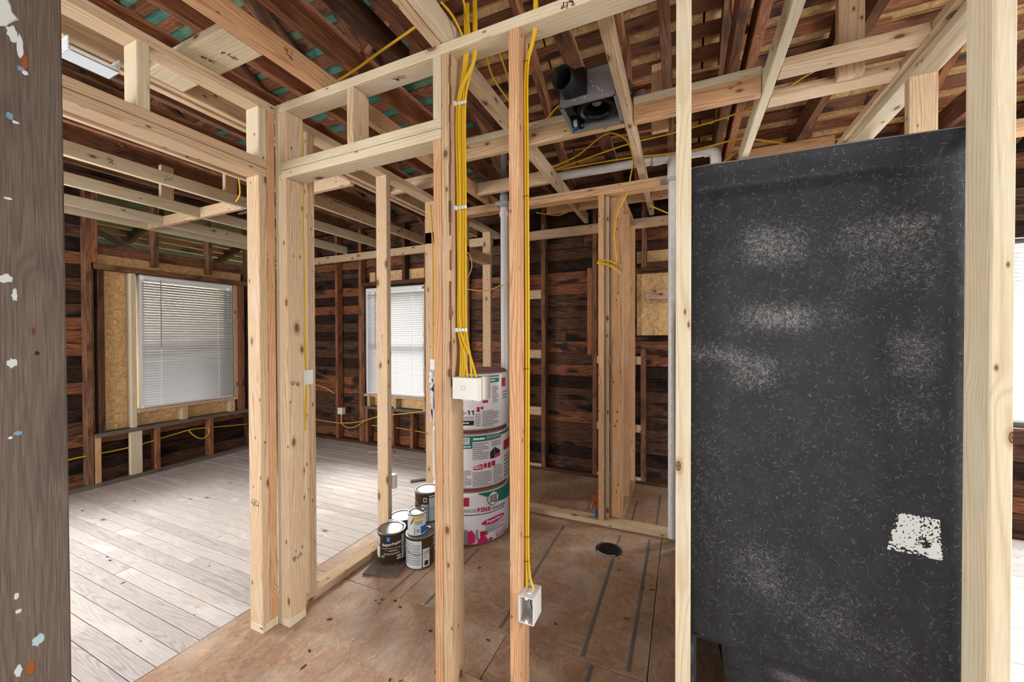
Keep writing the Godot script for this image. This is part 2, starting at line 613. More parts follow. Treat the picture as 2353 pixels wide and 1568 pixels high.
	blind.backlight = Color(0.3, 0.3, 0.3)
	var glass := mat("glass", Color(0.9, 0.95, 0.95, 0.12), 0.05)
	glass.transparency = BaseMaterial3D.TRANSPARENCY_ALPHA
	var clear := mat("clear_plastic", Color(0.88, 0.92, 0.95, 0.75), 0.2)
	clear.transparency = BaseMaterial3D.TRANSPARENCY_ALPHA

# ------------------------------------------------------------------ scene
const ZF := -1.203    # front face of the near partition
const ZB := -1.292
const XL := -1.842    # left partition between XL and XR
const XR := -1.753
const H0 := 2.413     # underside and top of the new top plates
const H1 := 2.452

func area(nm: String, at: Vector3, rot: Vector3, size: Vector2, energy: float, c := Color(1, 1, 1)) -> void:
	var l := AreaLight3D.new()
	put(self, l, nm)
	l.position = at
	l.rotation_degrees = rot
	l.area_size = size
	l.light_energy = energy
	l.light_color = c
	l.shadow_enabled = true
	l.area_range = 14.0
	l.area_attenuation = 2.0

func _ready() -> void:
	rng.seed = 20240
	var cam := Camera3D.new()
	add_child(cam)
	cam.position = Vector3(0, 1.36, 0)
	cam.rotation_degrees = Vector3(-0.55, 23.95, -0.15)
	cam.fov = 83.36
	cam.near = 0.02
	cam.current = true
	var we := WorldEnvironment.new()
	var env := Environment.new()
	var sky := Sky.new()
	var sm := ProceduralSkyMaterial.new()
	sm.sky_top_color = Color(0.80, 0.86, 0.93)
	sm.sky_horizon_color = Color(0.95, 0.96, 0.96)
	sm.ground_bottom_color = Color(0.35, 0.36, 0.30)
	sm.ground_horizon_color = Color(0.80, 0.82, 0.82)
	sm.sky_energy_multiplier = 1.2
	sm.ground_energy_multiplier = 1.0
	sky.sky_material = sm
	env.background_mode = Environment.BG_SKY
	env.sky = sky
	env.ambient_light_source = Environment.AMBIENT_SOURCE_SKY
	env.tonemap_mode = Environment.TONE_MAPPER_LINEAR
	env.tonemap_exposure = 1.0
	env.sdfgi_enabled = true
	env.ssao_enabled = true
	env.ssil_enabled = true
	we.environment = env
	add_child(we)
	# bright sky low over the back yard, falling through the narrow back window between its slats
	area("daylight_back_window", Vector3(-6.2, 3.55, -6.2), Vector3(-30, 205, 0), Vector2(7.0, 1.7), 400.0, Color(1.0, 0.98, 0.95))
	# daylight in openings mostly out of view, several added to brighten the rooms
	area("daylight_rear_door", Vector3(0.6, 1.35, 3.50), Vector3(0, 0, 0), Vector2(2.6, 1.7), 7.6)
	area("added_fill_left_rear", Vector3(-3.6, 1.35, 3.50), Vector3(0, 0, 0), Vector2(1.4, 1.6), 17.0)  # added opening out of view, brightens the left room from behind
	area("added_fill_left_side", Vector3(-5.0, 1.32, 0.2), Vector3(0, -90, 0), Vector2(1.7, 1.5), 20.0)  # added opening outside the view, fills the left room floor
	area("added_fill_right_side", Vector3(3.70, 1.35, 0.6), Vector3(0, 90, 0), Vector2(1.5, 1.6), 13.0)  # added unseen opening on the right, lifts the joist undersides
	area("added_fill_attic", Vector3(3.64, 3.15, -0.6), Vector3(0, 90, 0), Vector2(0.9, 0.6), 20.0)  # invented vent, put in to light the attic
	area("added_fill_closet", Vector3(1.05, 1.35, -3.90), Vector3(0, 180, 0), Vector2(0.75, 1.1), 11.0)  # lamp at an unseen window added to brighten the closet
	area("daylight_right_window", Vector3(2.42, 1.38, -3.96), Vector3(0, 180, 0), Vector2(0.78, 1.15), 50.0)
	make_materials()
	build_floors()
	build_outer_walls()
	build_partitions()
	build_ceiling()
	build_roof()
	build_tub()
	build_plumbing()
	build_fan()
	build_insulation()
	build_cans()
	build_electrics()
	build_cables()
	build_debris()

func build_floors() -> void:
	var f := struct("floor", "old narrow floorboards with grey worn paint in the window room", "floor")
	bd(f, "board_bed", -4.98, -1.80, -0.05, -0.028, -3.75, 3.4, M.dark_void, 0.0)
	var g := RandomNumberGenerator.new()
	g.seed = 7
	var z := 1.2
	while z > -3.70:
		var w := 0.0785
		var x := -4.93
		var first := true
		while x < -1.985:
			var ln := g.randf_range(0.9, 2.6)
			if first:
				ln = g.randf_range(0.4, 2.4)
			first = false
			var x1 := minf(x + ln, -1.985)
			if -1.985 - x1 < 0.25:
				x1 = -1.985
			var near := z > -1.5 and g.randf() < 0.55
			var o := bd(f, "plank", x, x1 - 0.0015, -0.028, -0.004 + g.randf_range(-0.0014, 0.0014), z - w + 0.0034, z, M.plank_worn if near or g.randf() < 0.12 else M.plank, 0.0012)
			o.rotation.y = 0.0
			x = x1
		z -= w
	bd(f, "rear_boards", -4.93, -1.985, -0.028, -0.004, 1.2, 3.4, M.plank, 0.0)
	var s := struct("floor_subfloor", "brown strand board subfloor panels with grey chalk lines through the bathroom", "floor")
	var us := Vector2(1 / 1.1, 1 / 1.1)
	var gap := 0.0018
	# panels: x0, x1, z0, z1
	for p in [[-1.98, -0.733, -1.58, 1.0], [-0.733, 0.487, -1.58, 0.8], [0.487, 0.80, -1.58, 0.8], [-1.98, -1.345, -2.80, -1.58], [-1.345, -0.125, -2.80, -1.58], [-0.125, 0.80, -2.80, -1.58], [-1.98, -1.08, -3.86, -2.80], [-1.08, -0.69, -3.86, -2.80], [-0.69, 0.80, -3.86, -2.80], [-1.98, 0.80, 0.8, 3.4]]:
		bd(s, "panel", p[0] + gap, p[1] - gap, -0.018, g.randf_range(-0.0006, 0.0004), p[2] + gap, p[3] - gap, M.osb_floor, 0.001, us)
	bd(s, "underlay", -1.98, 0.80, -0.05, -0.019, -3.86, 3.4, M.dark_void, 0.0)
	for c in [[-0.778, -2.67, -1.60], [-0.388, -2.69, -1.60], [-0.20, -2.71, -1.60], [-1.424, -1.80, -1.59], [-1.195, -2.16, -1.59], [-0.341, -1.57, -1.31], [-0.338, -3.31, -2.83], [-0.168, -3.52, -2.83]]:
		if c[0] == -0.388:
			bd(s, "chalk_line", c[0] - 0.0065, c[0] + 0.0065, 0.0004, 0.0012, -2.69, -2.562, M.chalk, 0.0)
			bd(s, "chalk_line", c[0] - 0.0065, c[0] + 0.0065, 0.0004, 0.0012, -2.392, c[2], M.chalk, 0.0)
		else:
			bd(s, "chalk_line", c[0] - 0.0065, c[0] + 0.0065, 0.0004, 0.0012, c[1], c[2], M.chalk, 0.0)
	var r := struct("floor_right", "pale boards in the room beyond the tub", "floor")
	z = 3.3
	var k := 0
	while z > -3.8:
		bd(r, "plank", 0.81, 3.6, -0.028, -0.004, z - 0.138, z, M.plank, 0.0015)
		z -= 0.14
		k += 1
	bd(r, "board_bed", 0.80, 3.62, -0.05, -0.029, -3.86, 3.4, M.dark_void, 0.0)
	var gr := struct("ground", "grass ground round the house", "ground")
	bd(gr, "lawn", -30, 30, -0.9, -0.6, -30, 30, M.grass, 0.0)
	var nb := thing("neighbour_house", "tan neighbouring house wall glimpsed between the blind slats", "building", Vector3(-9.5, -0.6, -6.0))
	bd(nb, "side_wall", -0.2, 0.0, 0, 3.4, -5, 6, M.neighbour, 0.0)
	bd(nb, "roof", -3.0, 0.3, 3.4, 3.6, -5.2, 6.2, M.old_grey, 0.0)
	var fe := thing("neighbour_shed", "pale plank outbuilding behind the house glimpsed between the blind slats", "building", Vector3(-1.0, -0.6, -8.2))
	for i in 24:
		bd(fe, "wall_plank", -7.5, 7.5, i * 0.15, i * 0.15 + 0.146, -0.02 + 0.004 * (i % 2), 0.0, M.neighbour, 0.0)

# one wall of horizontal boards; hole = [a0, a1, y0, y1] left open
func siding_wall(w: Node3D, along_x: bool, at: float, th: float, a0: float, a1: float, y0: float, y1: float, holes: Array, seed_: int) -> void:
	var g := RandomNumberGenerator.new()
	g.seed = seed_
	var y := y0
	while y < y1 - 0.01:
		var h := minf(0.118, y1 - y)
		var spans := [[a0, a1]]
		for hl in holes:
			if y + h * 0.5 > hl[2] and y + h * 0.5 < hl[3]:
				var nx := []
				for s in spans:
					if hl[1] <= s[0] or hl[0] >= s[1]:
						nx.append(s)
					else:
						if hl[0] > s[0] + 0.02:
							nx.append([s[0], hl[0]])
						if hl[1] < s[1] - 0.02:
							nx.append([hl[1], s[1]])
				spans = nx
		for s in spans:
			var a: float = s[0]
			while a < s[1] - 0.001:
				var b: float = minf(a + g.randf_range(1.6, 3.4), s[1])
				if s[1] - b < 0.4:
					b = s[1]
				var d := g.randf_range(-0.006, 0.006)
				var pick := g.randf()
				var m: Material = M.siding_warm if pick < 0.25 else (M.siding_dark if pick > 0.7 else M.siding)
				var o: MeshInstance3D
				if along_x:
					o = bd(w, "siding_board", a, b - 0.001, y + 0.0015, y + h - 0.0015, at - th + d, at + d, m, 0.003)
				else:
					o = bd(w, "siding_board", at - th + d, at + d, y + 0.0015, y + h - 0.0015, a, b - 0.001, m, 0.003)
				# lapped boards lean a little
				if along_x:
					o.rotation.x = deg_to_rad(-6.0)
				else:
					o.rotation.z = deg_to_rad(-6.0)
				a = b
		y += 0.118

# building paper outside the boards, in strips round the openings
func paper(w: Node3D, along_x: bool, at: float, a0: float, a1: float, y0: float, y1: float, holes: Array) -> void:
	var cuts := [a0, a1]
	for h in holes:
		cuts.append(h[0])
		cuts.append(h[1])
	cuts.sort()
	for i in cuts.size() - 1:
		var m: float = (cuts[i] + cuts[i + 1]) * 0.5
		var spans := [[y0, y1]]
		for h in holes:
			if m > h[0] and m < h[1]:
				spans = [[y0, h[2]], [h[3], y1]]
		for sp in spans:
			if along_x:
				bd(w, "building_paper", cuts[i], cuts[i + 1], sp[0], sp[1], at - 0.01, at, M.dark_void, 0.0)
			else:
				bd(w, "building_paper", at - 0.01, at, sp[0], sp[1], cuts[i], cuts[i + 1], M.dark_void, 0.0)

func build_outer_walls() -> void:
	# ---- left wall, old studs face x = -4.87, boards behind at -4.975
	var w := struct("wall_left", "dark old plank wall with rough studs round the wide blind window", "wall")
	siding_wall(w, false, -4.975, 0.022, -3.86, 3.4, 0.02, 2.15, [[-2.95, -1.66, 0.46, 2.15], [-0.65, 1.05, 0.55, 2.10]], 1)  # the second hole is the added unseen opening for fill light
	paper(w, false, -5.012, -3.90, 3.45, -0.05, 2.15, [[-2.82, -1.955, 0.66, 1.99], [-0.65, 1.05, 0.55, 2.10]])
	paper(w, false, -5.012, -1.60, 3.45, 2.15, 4.6, [])
	paper(w, false, -5.012, -3.90, -1.60, 2.80, 4.6, [])
	var X0 := -4.962
	var X1 := -4.87
	bd(w, "bottom_plate", X0, X1, -0.004, 0.034, -3.70, 3.4, M.old_grey)
	for s in [[-1.585, 0.034, 2.75, "old"], [-3.50, 0.034, 2.75, "old"], [-1.05, 0.034, 2.75, "old"], [-0.60, 0.034, 2.75, "old"], [-0.15, 0.034, 2.75, "old"], [0.5, 0.034, 2.75, "old"], [1.2, 0.034, 2.75, "old"], [2.0, 0.034, 2.75, "old"], [2.8, 0.034, 2.75, "old"],
			[-1.665, 0.49, 1.995, "old_dark"], [-1.625, 2.05, 2.75, "old_red"], [-2.075, 2.085, 2.75, "old"], [-2.56, 2.085, 2.75, "old"], [-2.98, 0.034, 2.75, "old_dark"],
			[-1.890, 0.49, 1.99, "pine_pale"], [-2.822, 0.63, 1.99, "pine"], [-2.862, 0.49, 1.99, "old_red"], [-2.902, 0.49, 1.99, "old"],
			[-1.634, 0.034, 0.455, "pine_red"], [-2.070, 0.034, 0.455, "old_red"], [-2.555, 0.034, 0.455, "old_red"]]:
		bd(w, "stud", X0, X1, s[1], s[2], s[0] - 0.042, s[0], M[s[3]])
	bd(w, "stud", X0 + 0.05, X1, 0.034, 0.455, -1.968, -1.878, M.pine_pale)
	for s in [[-2.297], [-2.775]]:
		bd(w, "cripple_stud", X0, X1, 0.49, 0.630, s[0] - 0.055, s[0], M.pine)
	bd(w, "header", X0, X1 + 0.002, 1.995, 2.045, -3.50, -1.64, M.old)
	bd(w, "girt", X0 - 0.012, X0 + 0.03, 2.145, 2.245, -3.50, -1.64, M.old)
	bd(w, "sill_plate", X0, X1 + 0.01, 0.452, 0.490, -3.50, -1.63, M.old_grey)
	bd(w, "window_sill", X0, X1 + 0.012, 0.630, 0.662, -2.86, -1.935, M.pine)
	bd(w, "top_plate", X0, X1, 2.75, 2.84, -3.86, 3.4, M.old_dark)
	bd(w, "strand_board", -4.99, -4.965, 0.46, 2.15, -1.955, -1.665, M.osb_gold, 0.001, Vector2(1, 1))
	bd(w, "strand_board", -4.99, -4.965, 0.46, 0.66, -2.82, -1.957, M.osb_gold, 0.001, Vector2(1, 1))
	bd(w, "strand_board", -4.99, -4.965, 2.03, 2.15, -2.34, -1.957, M.osb_gold, 0.001, Vector2(1, 1))
	bd(w, "strand_board", -4.99, -4.965, 2.03, 2.15, -2.96, -2.343, M.osb_gold, 0.001, Vector2(1, 1))
	bd(w, "strand_board", -4.99, -4.965, 0.46, 2.03, -2.96, -2.82, M.osb_gold, 0.001, Vector2(1, 1))
	# gable boards above the eave, left open over the window where the porch roof shows
	siding_wall(w, false, -4.975, 0.022, -1.60, 3.4, 2.15, 4.55, [], 4)
	siding_wall(w, false, -4.975, 0.022, -3.86, -1.60, 2.80, 4.55, [], 5)
	window_unit("window_1", "wide window in the dark left wall with white frame", false, -4.90, -2.815, -1.962, 0.662, 1.988)
	blind("white slatted blind lowered over the wide window in the left wall", false, -4.868, -2.80, -1.975, 0.672, 1.975, 0.012)
	# porch roof seen above the girt
	var pr := thing("porch_roof", "weathered porch roof boards with daylight between them beyond the left wall", "roof")
	for i in 9:
		var x := -5.10 - i * 0.135
		bar(pr, "roof_board", Vector3(x, 2.72 - i * 0.045, -4.2), Vector3(x, 2.72 - i * 0.045, 0.5), 0.118, 0.02, M.sheathing if i % 3 else M.old_grey, Vector3(-0.32, 0.95, 0))
	for z in [-3.2, -2.2, -1.2]:
		bar(pr, "rafter", Vector3(-5.0, 2.70, z), Vector3(-6.25, 2.28, z), 0.04, 0.09, M.old_dark)
	bar(pr, "brace", Vector3(-5.04, 2.22, -2.05), Vector3(-5.5, 2.55, -1.7), 0.03, 0.06, M.old_grey)
	# ---- back wall, old studs face z = -3.70, boards behind at -3.80
	var b := struct("wall_back", "charred dark plank wall with rough old studs at the back", "wall")
	siding_wall(b, true, -3.80, 0.022, -4.98, 3.62, 0.02, 2.75, [[-3.69, -2.76, 0.46, 1.97], [2.0, 2.80, 0.78, 1.98], [0.66, 1.44, 0.78, 1.92]], 2)
	paper(b, true, -3.838, -5.0, 3.66, -0.05, 2.78, [[-3.69, -2.76, 0.65, 1.97], [2.0, 2.80, 0.78, 1.98], [0.66, 1.44, 0.78, 1.92]])
	var Z0 := -3.79
	var Z1 := -3.70
	bd(b, "bottom_plate", -4.96, 3.6, -0.004, 0.03, Z0, Z1, M.old_dark)
	bd(b, "top_plate", -4.96, 3.6, 2.75, 2.84, Z0 - 0.03, Z1, M.old_dark)
	for s in [[-4.96, 0.03, 2.75, "old_dark"], [-4.215, 0.03, 2.75, "old_red"], [-3.80, 0.03, 2.75, "old_red"], [-3.755, 0.03, 2.06, "old"], [-3.70, 0.03, 0.455, "old_red"], [-2.772, 0.03, 2.75, "old_red"], [-2.728, 0.03, 2.75, "old"], [-2.675, 0.03, 2.06, "old_dark"], [-1.318, 0.03, 2.75, "old"], [-0.795, 0.03, 2.75, "old"], [-0.350, 0.03, 1.245, "old"], [-0.343, 2.0, 2.75, "old"], [-3.52, 2.06, 2.75, "old_dark"], [-3.10, 2.06, 2.75, "old_dark"], [-3.28, 0.03, 0.455, "old_red"], [-2.99, 0.03, 0.455, "old_red"], [-2.25, 0.03, 2.75, "old_dark"], [-1.78, 0.03, 2.75, "old_dark"], [0.14, 0.03, 2.75, "old"], [0.6, 0.03, 2.75, "old"], [1.46, 0.03, 2.75, "old"], [1.95, 0.03, 2.75, "old"], [2.82, 0.03, 2.75, "old"], [3.3, 0.03, 2.75, "old"]]:
		bd(b, "stud", s[0], s[0] + 0.044, s[1], s[2], Z0, Z1, M[s[3]])
	bd(b, "sister_stud", -0.845, -0.797, 1.19, 2.03, Z0 + 0.01, Z1 - 0.004, M.old_red)
	bd(b, "header", -3.755, -2.68, 2.012, 2.06, Z0, Z1 + 0.004, M.old_dark)
	bd(b, "sill_plate", -3.70, -2.73, 0.455, 0.492, Z0, Z1 + 0.006, M.old_grey)
	bd(b, "window_sill", -3.705, -2.765, 0.618, 0.648, Z0, Z1 + 0.014, M.pine)
	for x in [-3.665, -3.24, -2.80]:
		bd(b, "cripple_stud", x, x + 0.042, 0.492, 0.618, Z0, Z1, M.pine_tan)
	bd(b, "strand_board", -3.69, -2.76, 0.46, 0.66, -3.815, -3.795, M.osb_gold, 0.001, Vector2(1, 1))
	bd(b, "strand_board", -3.69, -2.76, 2.06, 2.20, -3.795, -3.785, M.osb_gold, 0.001, Vector2(1, 1))
	bd(b, "strand_board", -0.39, 0.14, 1.375, 1.95, -3.79, -3.775, M.osb_gold, 0.001, Vector2(1, 1))
	bd(b, "strand_board", -0.39, 0.14, 2.05, 2.16, -3.79, -3.775, M.osb_gold, 0.001, Vector2(1, 1))
	bd(b, "header", -0.35, 0.14, 1.965, 2.045, Z0, Z1 - 0.004, M.old_dark)
	bd(b, "sill_plate", -0.35, 0.14, 1.245, 1.29, Z0, Z1, M.old)
	for y in [[1.755, 1.845], [1.145, 1.23], [0.56, 0.645]]:
		bd(b, "blocking", -1.74, -1.318, y[0], y[1], Z1 - 0.038, Z1, M.pine)
	for y in [[1.105, 1.18], [0.475, 0.545]]:
		bd(b, "blocking", -0.75, -0.345, y[0], y[1], Z1 - 0.038, Z1, M.pine)
	bd(b, "blocking", -0.306, 0.14, 1.70, 1.785, Z1 - 0.038, Z1, M.pine)
	bd(b, "nailer", -1.74, -1.318, 0.03, 0.06, Z1 - 0.03, Z1, M.pine)
	bd(b, "nailer", -0.75, -0.345, 0.03, 0.06, Z1 - 0.03, Z1, M.pine)
	window_unit("window_2", "narrow window in the dark back wall with white frame", true, -3.735, -3.69, -2.765, 0.648, 1.985)
	blind("white slatted blind lowered over the narrow window in the back wall", true, -3.695, -3.64, -2.785, 0.66, 1.965, 0.012)
	window_unit("window_4", "added bare window in the back wall, unseen behind the tub surround, letting fill light in", true, -3.735, 0.66, 1.44, 0.78, 1.92)  # unseen window added so that daylight reaches the closet
	window_unit("window_3", "window in the back wall of the room right of the tub", true, -3.735, 2.0, 2.80, 0.78, 1.98)
	blind("white slatted blind over the window beyond the tub", true, -3.695, 2.01, 2.79, 0.79, 1.97, 0.012)
	# ---- walls behind the camera and to the right, with openings added to let fill daylight in
	var r := struct("wall_right", "plank wall of the room right of the tub", "wall")
	siding_wall(r, false, 3.66, 0.03, -3.86, 3.45, 0.0, 4.5, [[-0.2, 1.4, 0.5, 2.2], [-1.1, -0.1, 2.8, 3.5]], 6)
	paper(r, false, 3.675, -3.90, 3.45, -0.05, 2.75, [[-0.2, 1.4, 0.5, 2.2]])
	paper(r, false, 3.675, -3.90, 3.45, 2.75, 4.6, [[-1.1, -0.1, 2.8, 3.5]])
	var q := struct("wall_rear", "plank wall behind the viewer with wide openings", "wall")
	siding_wall(q, true, 3.48, 0.03, -5.0, 3.66, 0.0, 2.85, [[-0.75, 1.95, 0.42, 2.25], [-4.35, -2.85, 0.5, 2.2]], 7)
	paper(q, true, 3.50, -5.0, 3.66, -0.05, 2.9, [[-0.75, 1.95, 0.42, 2.25], [-4.35, -2.85, 0.5, 2.2]])
	var sk := struct("wall_foundation", "dark foundation skirt under the house", "wall")
	bd(sk, "skirt", -5.02, 3.68, -0.6, -0.051, -3.90, 3.48, M.dark_void, 0.0)

func window_unit(nm: String, label: String, along_x: bool, at: float, a0: float, a1: float, y0: float, y1: float) -> void:
	var w := struct(nm, label, "window")
	var f := 0.035
	var d := 0.05
	var box := func(parent: Node, pn: String, b0: float, b1: float, c0: float, c1: float, n0: float, n1: float, m: Material, ch: float) -> MeshInstance3D:
		if along_x:
			return bd(parent, pn, b0, b1, c0, c1, at + n0, at + n1, m, ch)
		return bd(parent, pn, at + n0, at + n1, c0, c1, b0, b1, m, ch)
	for p in [[a0, a1, y1 - f, y1], [a0, a1, y0, y0 + f], [a0, a0 + f, y0 + f, y1 - f], [a1 - f, a1, y0 + f, y1 - f]]:
		box.call(w, "frame", p[0], p[1], p[2], p[3], -d, 0.02, M.white, 0.003)
	var ym := (y0 + y1) * 0.5
	var k := 0.022
	for s in [[y0 + f, ym + 0.012, -0.030], [ym - 0.012, y1 - f, -0.045]]:
		var sash := Node3D.new()
		put(w, sash, "sash")
		for p in [[a0 + f, a1 - f, s[0], s[0] + k], [a0 + f, a1 - f, s[1] - k, s[1]], [a0 + f, a0 + f + k, s[0] + k, s[1] - k], [a1 - f - k, a1 - f, s[0] + k, s[1] - k]]:
			box.call(sash, "rail", p[0], p[1], p[2], p[3], s[2] - 0.007, s[2] + 0.007, M.white, 0.002)
		box.call(sash, "pane", a0 + f + k, a1 - f - k, s[0] + k, s[1] - k, s[2] - 0.002, s[2] + 0.002, M.glass, 0.0)

func blind(label: String, along_x: bool, at: float, a0: float, a1: float, y0: float, y1: float, half: float) -> void:
	var mid := (a0 + a1) * 0.5
	var b := thing("window_blind", label, "blind", Vector3(mid, y0, at) if along_x else Vector3(at, y0, mid))
	if not along_x:
		b.rotation.y = PI / 2
	var ln := a1 - a0
	var hgt := y1 - y0
	bd(b, "head_rail", -ln / 2, ln / 2, hgt - 0.03, hgt, -0.014, 0.014, M.white, 0.002)
	bd(b, "bottom_rail", -ln / 2, ln / 2, 0.0, 0.014, -0.012, 0.012, M.white, 0.003)
	var slat := box_mesh(Vector3(ln, 0.0012, 0.036), 0.0, 0)
	var n := int((hgt - 0.05) / 0.0262)
	for i in n:
		var o := mi(b, "slat", slat, M.blind)
		o.position = Vector3(0, 0.026 + i * 0.0262, 0)
		o.rotation = Vector3(deg_to_rad(41.0), 0, deg_to_rad(0.12 * sin(i * 1.7)))
	for x in [-0.32 * ln, 0.32 * ln]:
		bd(b, "ladder_cord", x - 0.002, x + 0.002, 0.01, hgt - 0.02, 0.0135, 0.0155, M.white, 0.0)
	tube(b, "tilt_wand", [Vector3(-0.33 * ln, hgt - 0.03, 0.024), Vector3(-0.33 * ln, hgt * 0.45, 0.024)], 0.004, M.print_grey, 6, 1)

# a grade stamp inked on lumber: short strokes in a small block
func stamp(parent: Node, at: Vector3, ax: Vector3, ay: Vector3, w: float, h: float, seed_: int) -> void:
	var g := RandomNumberGenerator.new()
	g.seed = seed_
	var st := SurfaceTool.new()
	st.begin(Mesh.PRIMITIVE_TRIANGLES)
	var n := ax.cross(ay).normalized()
	for i in 16:
		var upright := g.randf() < 0.6
		var c := ax * g.randf_range(-0.5, 0.5) * w + ay * g.randf_range(-0.4, 0.4) * h
		var dx := ax * (0.0012 if upright else g.randf_range(0.003, 0.010))
		var dy := ay * (g.randf_range(0.004, 0.008) if upright else 0.0012)
		quad(st, [c - dx - dy, c + dx - dy, c + dx + dy, c - dx + dy], n, [Vector2.ZERO, Vector2.ZERO, Vector2.ZERO, Vector2.ZERO])
	var o := mi(parent, "ink_stamp", st.commit(), M.ink)
	o.position = at

func build_partitions() -> void:
	# ---- near partition, facing the viewer
	var w := struct("wall_front", "near open stud partition of pale new lumber with a doorway", "wall")
	bd(w, "top_plate", XR, 1.9, H0, H1, ZB, ZF, M.pine_pale)
	# posts of the doorway
	bd(w, "bottom_plate", -1.753, -1.677, 0.0, 0.038, ZB, ZF, M.pine_pale)
	bd(w, "king_stud", -1.753, -1.716, 0.038, H0, ZB, ZF, M.pine_pale)
	bd(w, "jack_stud", -1.715, -1.677, 0.038, 2.103, ZB, ZF, M.pine)
	bd(w, "cripple_stud", -1.715, -1.677, 2.18, H0, ZB, ZF, M.pine)
	bd(w, "header", -1.715, -0.820, 2.103, 2.1402, ZB, ZF, M.pine_pale)
	bd(w, "header", -1.715, -0.820, 2.1425, 2.180, ZB, ZF, M.pine_pale)
	bd(w, "cripple_stud", -1.295, -1.257, 2.18, H0, ZB, ZF, M.pine)
	bd(w, "jack_stud", -0.858, -0.8205, 0.038, 2.103, ZB, ZF, M.pine_red)
	bd(w, "cripple_stud", -0.858, -0.8205, 2.18, H0, ZB, ZF, M.pine_pale)
	bd(w, "king_stud", -0.820, -0.782, 0.038, H0, ZB, ZF, M.pine_tan)
	bd(w, "bottom_plate", -0.860, 1.9, 0.0, 0.038, ZB, ZF, M.pine)
	bd(w, "stud", -0.545, -0.507, 0.038, H0, ZB, ZF, M.pine_red)
	bd(w, "stud", -0.017, 0.023, 0.038, H0, ZB, ZF, M.pine_pale)
	bd(w, "stud", 0.622, 0.660, 0.038, H0, ZB, ZF, M.pine_pale)
	var gb := RandomNumberGenerator.new()
	gb.seed = 17
	var yb := 2.405
	while yb > 1.12:
		var lb := gb.randf_range(0.03, 0.10)
		if gb.randf() < 0.8:
			var wb := gb.randf_range(0.002, 0.008)
			bd(w, "bark_edge", -0.782 - wb, -0.7814, yb - lb, yb, ZF - gb.randf_range(0.004, 0.012), ZF + 0.0006, M.old, 0.001)
		yb -= lb
	stamp(w, Vector3(-1.6765, 1.143, -1.238), Vector3(0, 0, -1), Vector3.UP, 0.045, 0.028, 3)
	stamp(w, Vector3(-1.6765, 0.312, -1.245), Vector3(0, 0, -1), Vector3.UP, 0.05, 0.03, 4)
	stamp(w, Vector3(-0.335, 2.424, ZF + 0.0006), Vector3.RIGHT, Vector3.UP, 0.05, 0.02, 5)
	stamp(w, Vector3(-1.05, H0 - 0.0006, -1.245), Vector3.RIGHT, Vector3(0, 0, 1), 0.05, 0.02, 6)
	# ---- left partition, running away from the viewer
	var p := struct("wall_partition", "open stud partition left of the bathroom running back to the dark wall", "wall")
	bd(p, "top_plate", XL, XR, H0, H1, -3.70, 1.2, M.pine)
	bd(p, "bottom_plate", XL, XR, 0.0, 0.038, -1.203, -1.127, M.pine_pale)
	bd(p, "jack_stud", XL, XR, 0.038, 2.103, -1.165, -1.127, M.pine)
	bd(p, "king_stud", XL, XR, 0.038, H0, -1.203, -1.1655, M.pine_red)
	bd(p, "cripple_stud", XL, XR, 2.18, H0, -1.165, -1.127, M.pine_pale)
	bd(p, "header", XL, XR, 2.103, 2.1402, -1.165, 0.4, M.pine)
	bd(p, "header", XL, XR, 2.1425, 2.180, -1.165, 0.4, M.pine)
	bd(p, "cripple_stud", XL, XR, 2.18, H0, -0.742, -0.704, M.pine_pale)
	bd(p, "cripple_stud", XL, XR, 2.18, H0, -0.30, -0.262, M.pine_pale)
	bd(p, "bottom_plate", -1.832, -1.742, 0.0, 0.038, -3.70, -1.294, M.pine)
	for z in [-1.368, -1.936, -2.46, -2.95, -3.40]:
		bd(p, "stud", -1.832, -1.742, 0.038, H0, z - 0.038, z, M.pine if z > -2.0 else M.pine_tan)
	stamp(p, Vector3(-1.800, 0.60, -1.1265), Vector3.RIGHT, Vector3.UP, 0.05, 0.03, 7)
	# a header and jack far along the same wall, over a second opening
	bd(p, "header", -1.832, -1.742, 2.085, 2.175, -3.40, -2.46, M.pine_tan)
	bd(p, "cripple_stud", -1.832, -1.742, 2.175, H0, -2.80, -2.762, M.pine_tan)
	# ---- plumbing wall behind the bathroom
	var c := struct("wall_plumbing", "stud wall of reddish lumber behind the bathroom carrying the pipes", "wall")
	bd(c, "bottom_plate", -1.742, 0.80, 0.0, 0.038, -2.86, -2.77, M.pine)
	bd(c, "top_plate", -1.742, 1.9, 2.378, 2.4165, -2.86, -2.77, M.pine_red)
	bd(c, "spacer_plate", -1.742, 1.9, 2.417, H1, -2.86, -2.80, M.pine_tan)
	bd(c, "stud", -0.552, -0.514, 0.038, 2.378, -2.86, -2.77, M.pine_red)
	bd(c, "stud", -1.330, -1.292, 0.038, 2.378, -2.86, -2.77, M.pine)
	bd(c, "stud", 0.02, 0.058, 0.038, 2.378, -2.86, -2.77, M.pine)
	# ---- closet wall between plumbing wall and back wall
	var d := struct("wall_closet", "short closet partition of reddish studs meeting the plumbing wall", "wall")
	bd(d, "bottom_plate", -0.485, -0.395, 0.0, 0.038, -3.70, -2.861, M.pine_tan)
	bd(d, "top_plate", -0.485, -0.395, 2.378, 2.4165, -3.70, -2.861, M.pine_red)
	for z in [[-2.862, "pine_red"], [-3.27, "pine_red"], [-3.66, "pine_red"]]:
		bd(d, "stud", -0.485, -0.395, 0.038, 2.378, z[0] - 0.038, z[0], M[z[1]])
	bd(d, "nailer_stud", -0.512, -0.487, 0.038, 2.378, -2.861, -2.82, M.pine_pale)
	# ---- wall along the long side of the tub
	var t := struct("wall_tub_side", "stud wall along the far side of the tub surround", "wall")
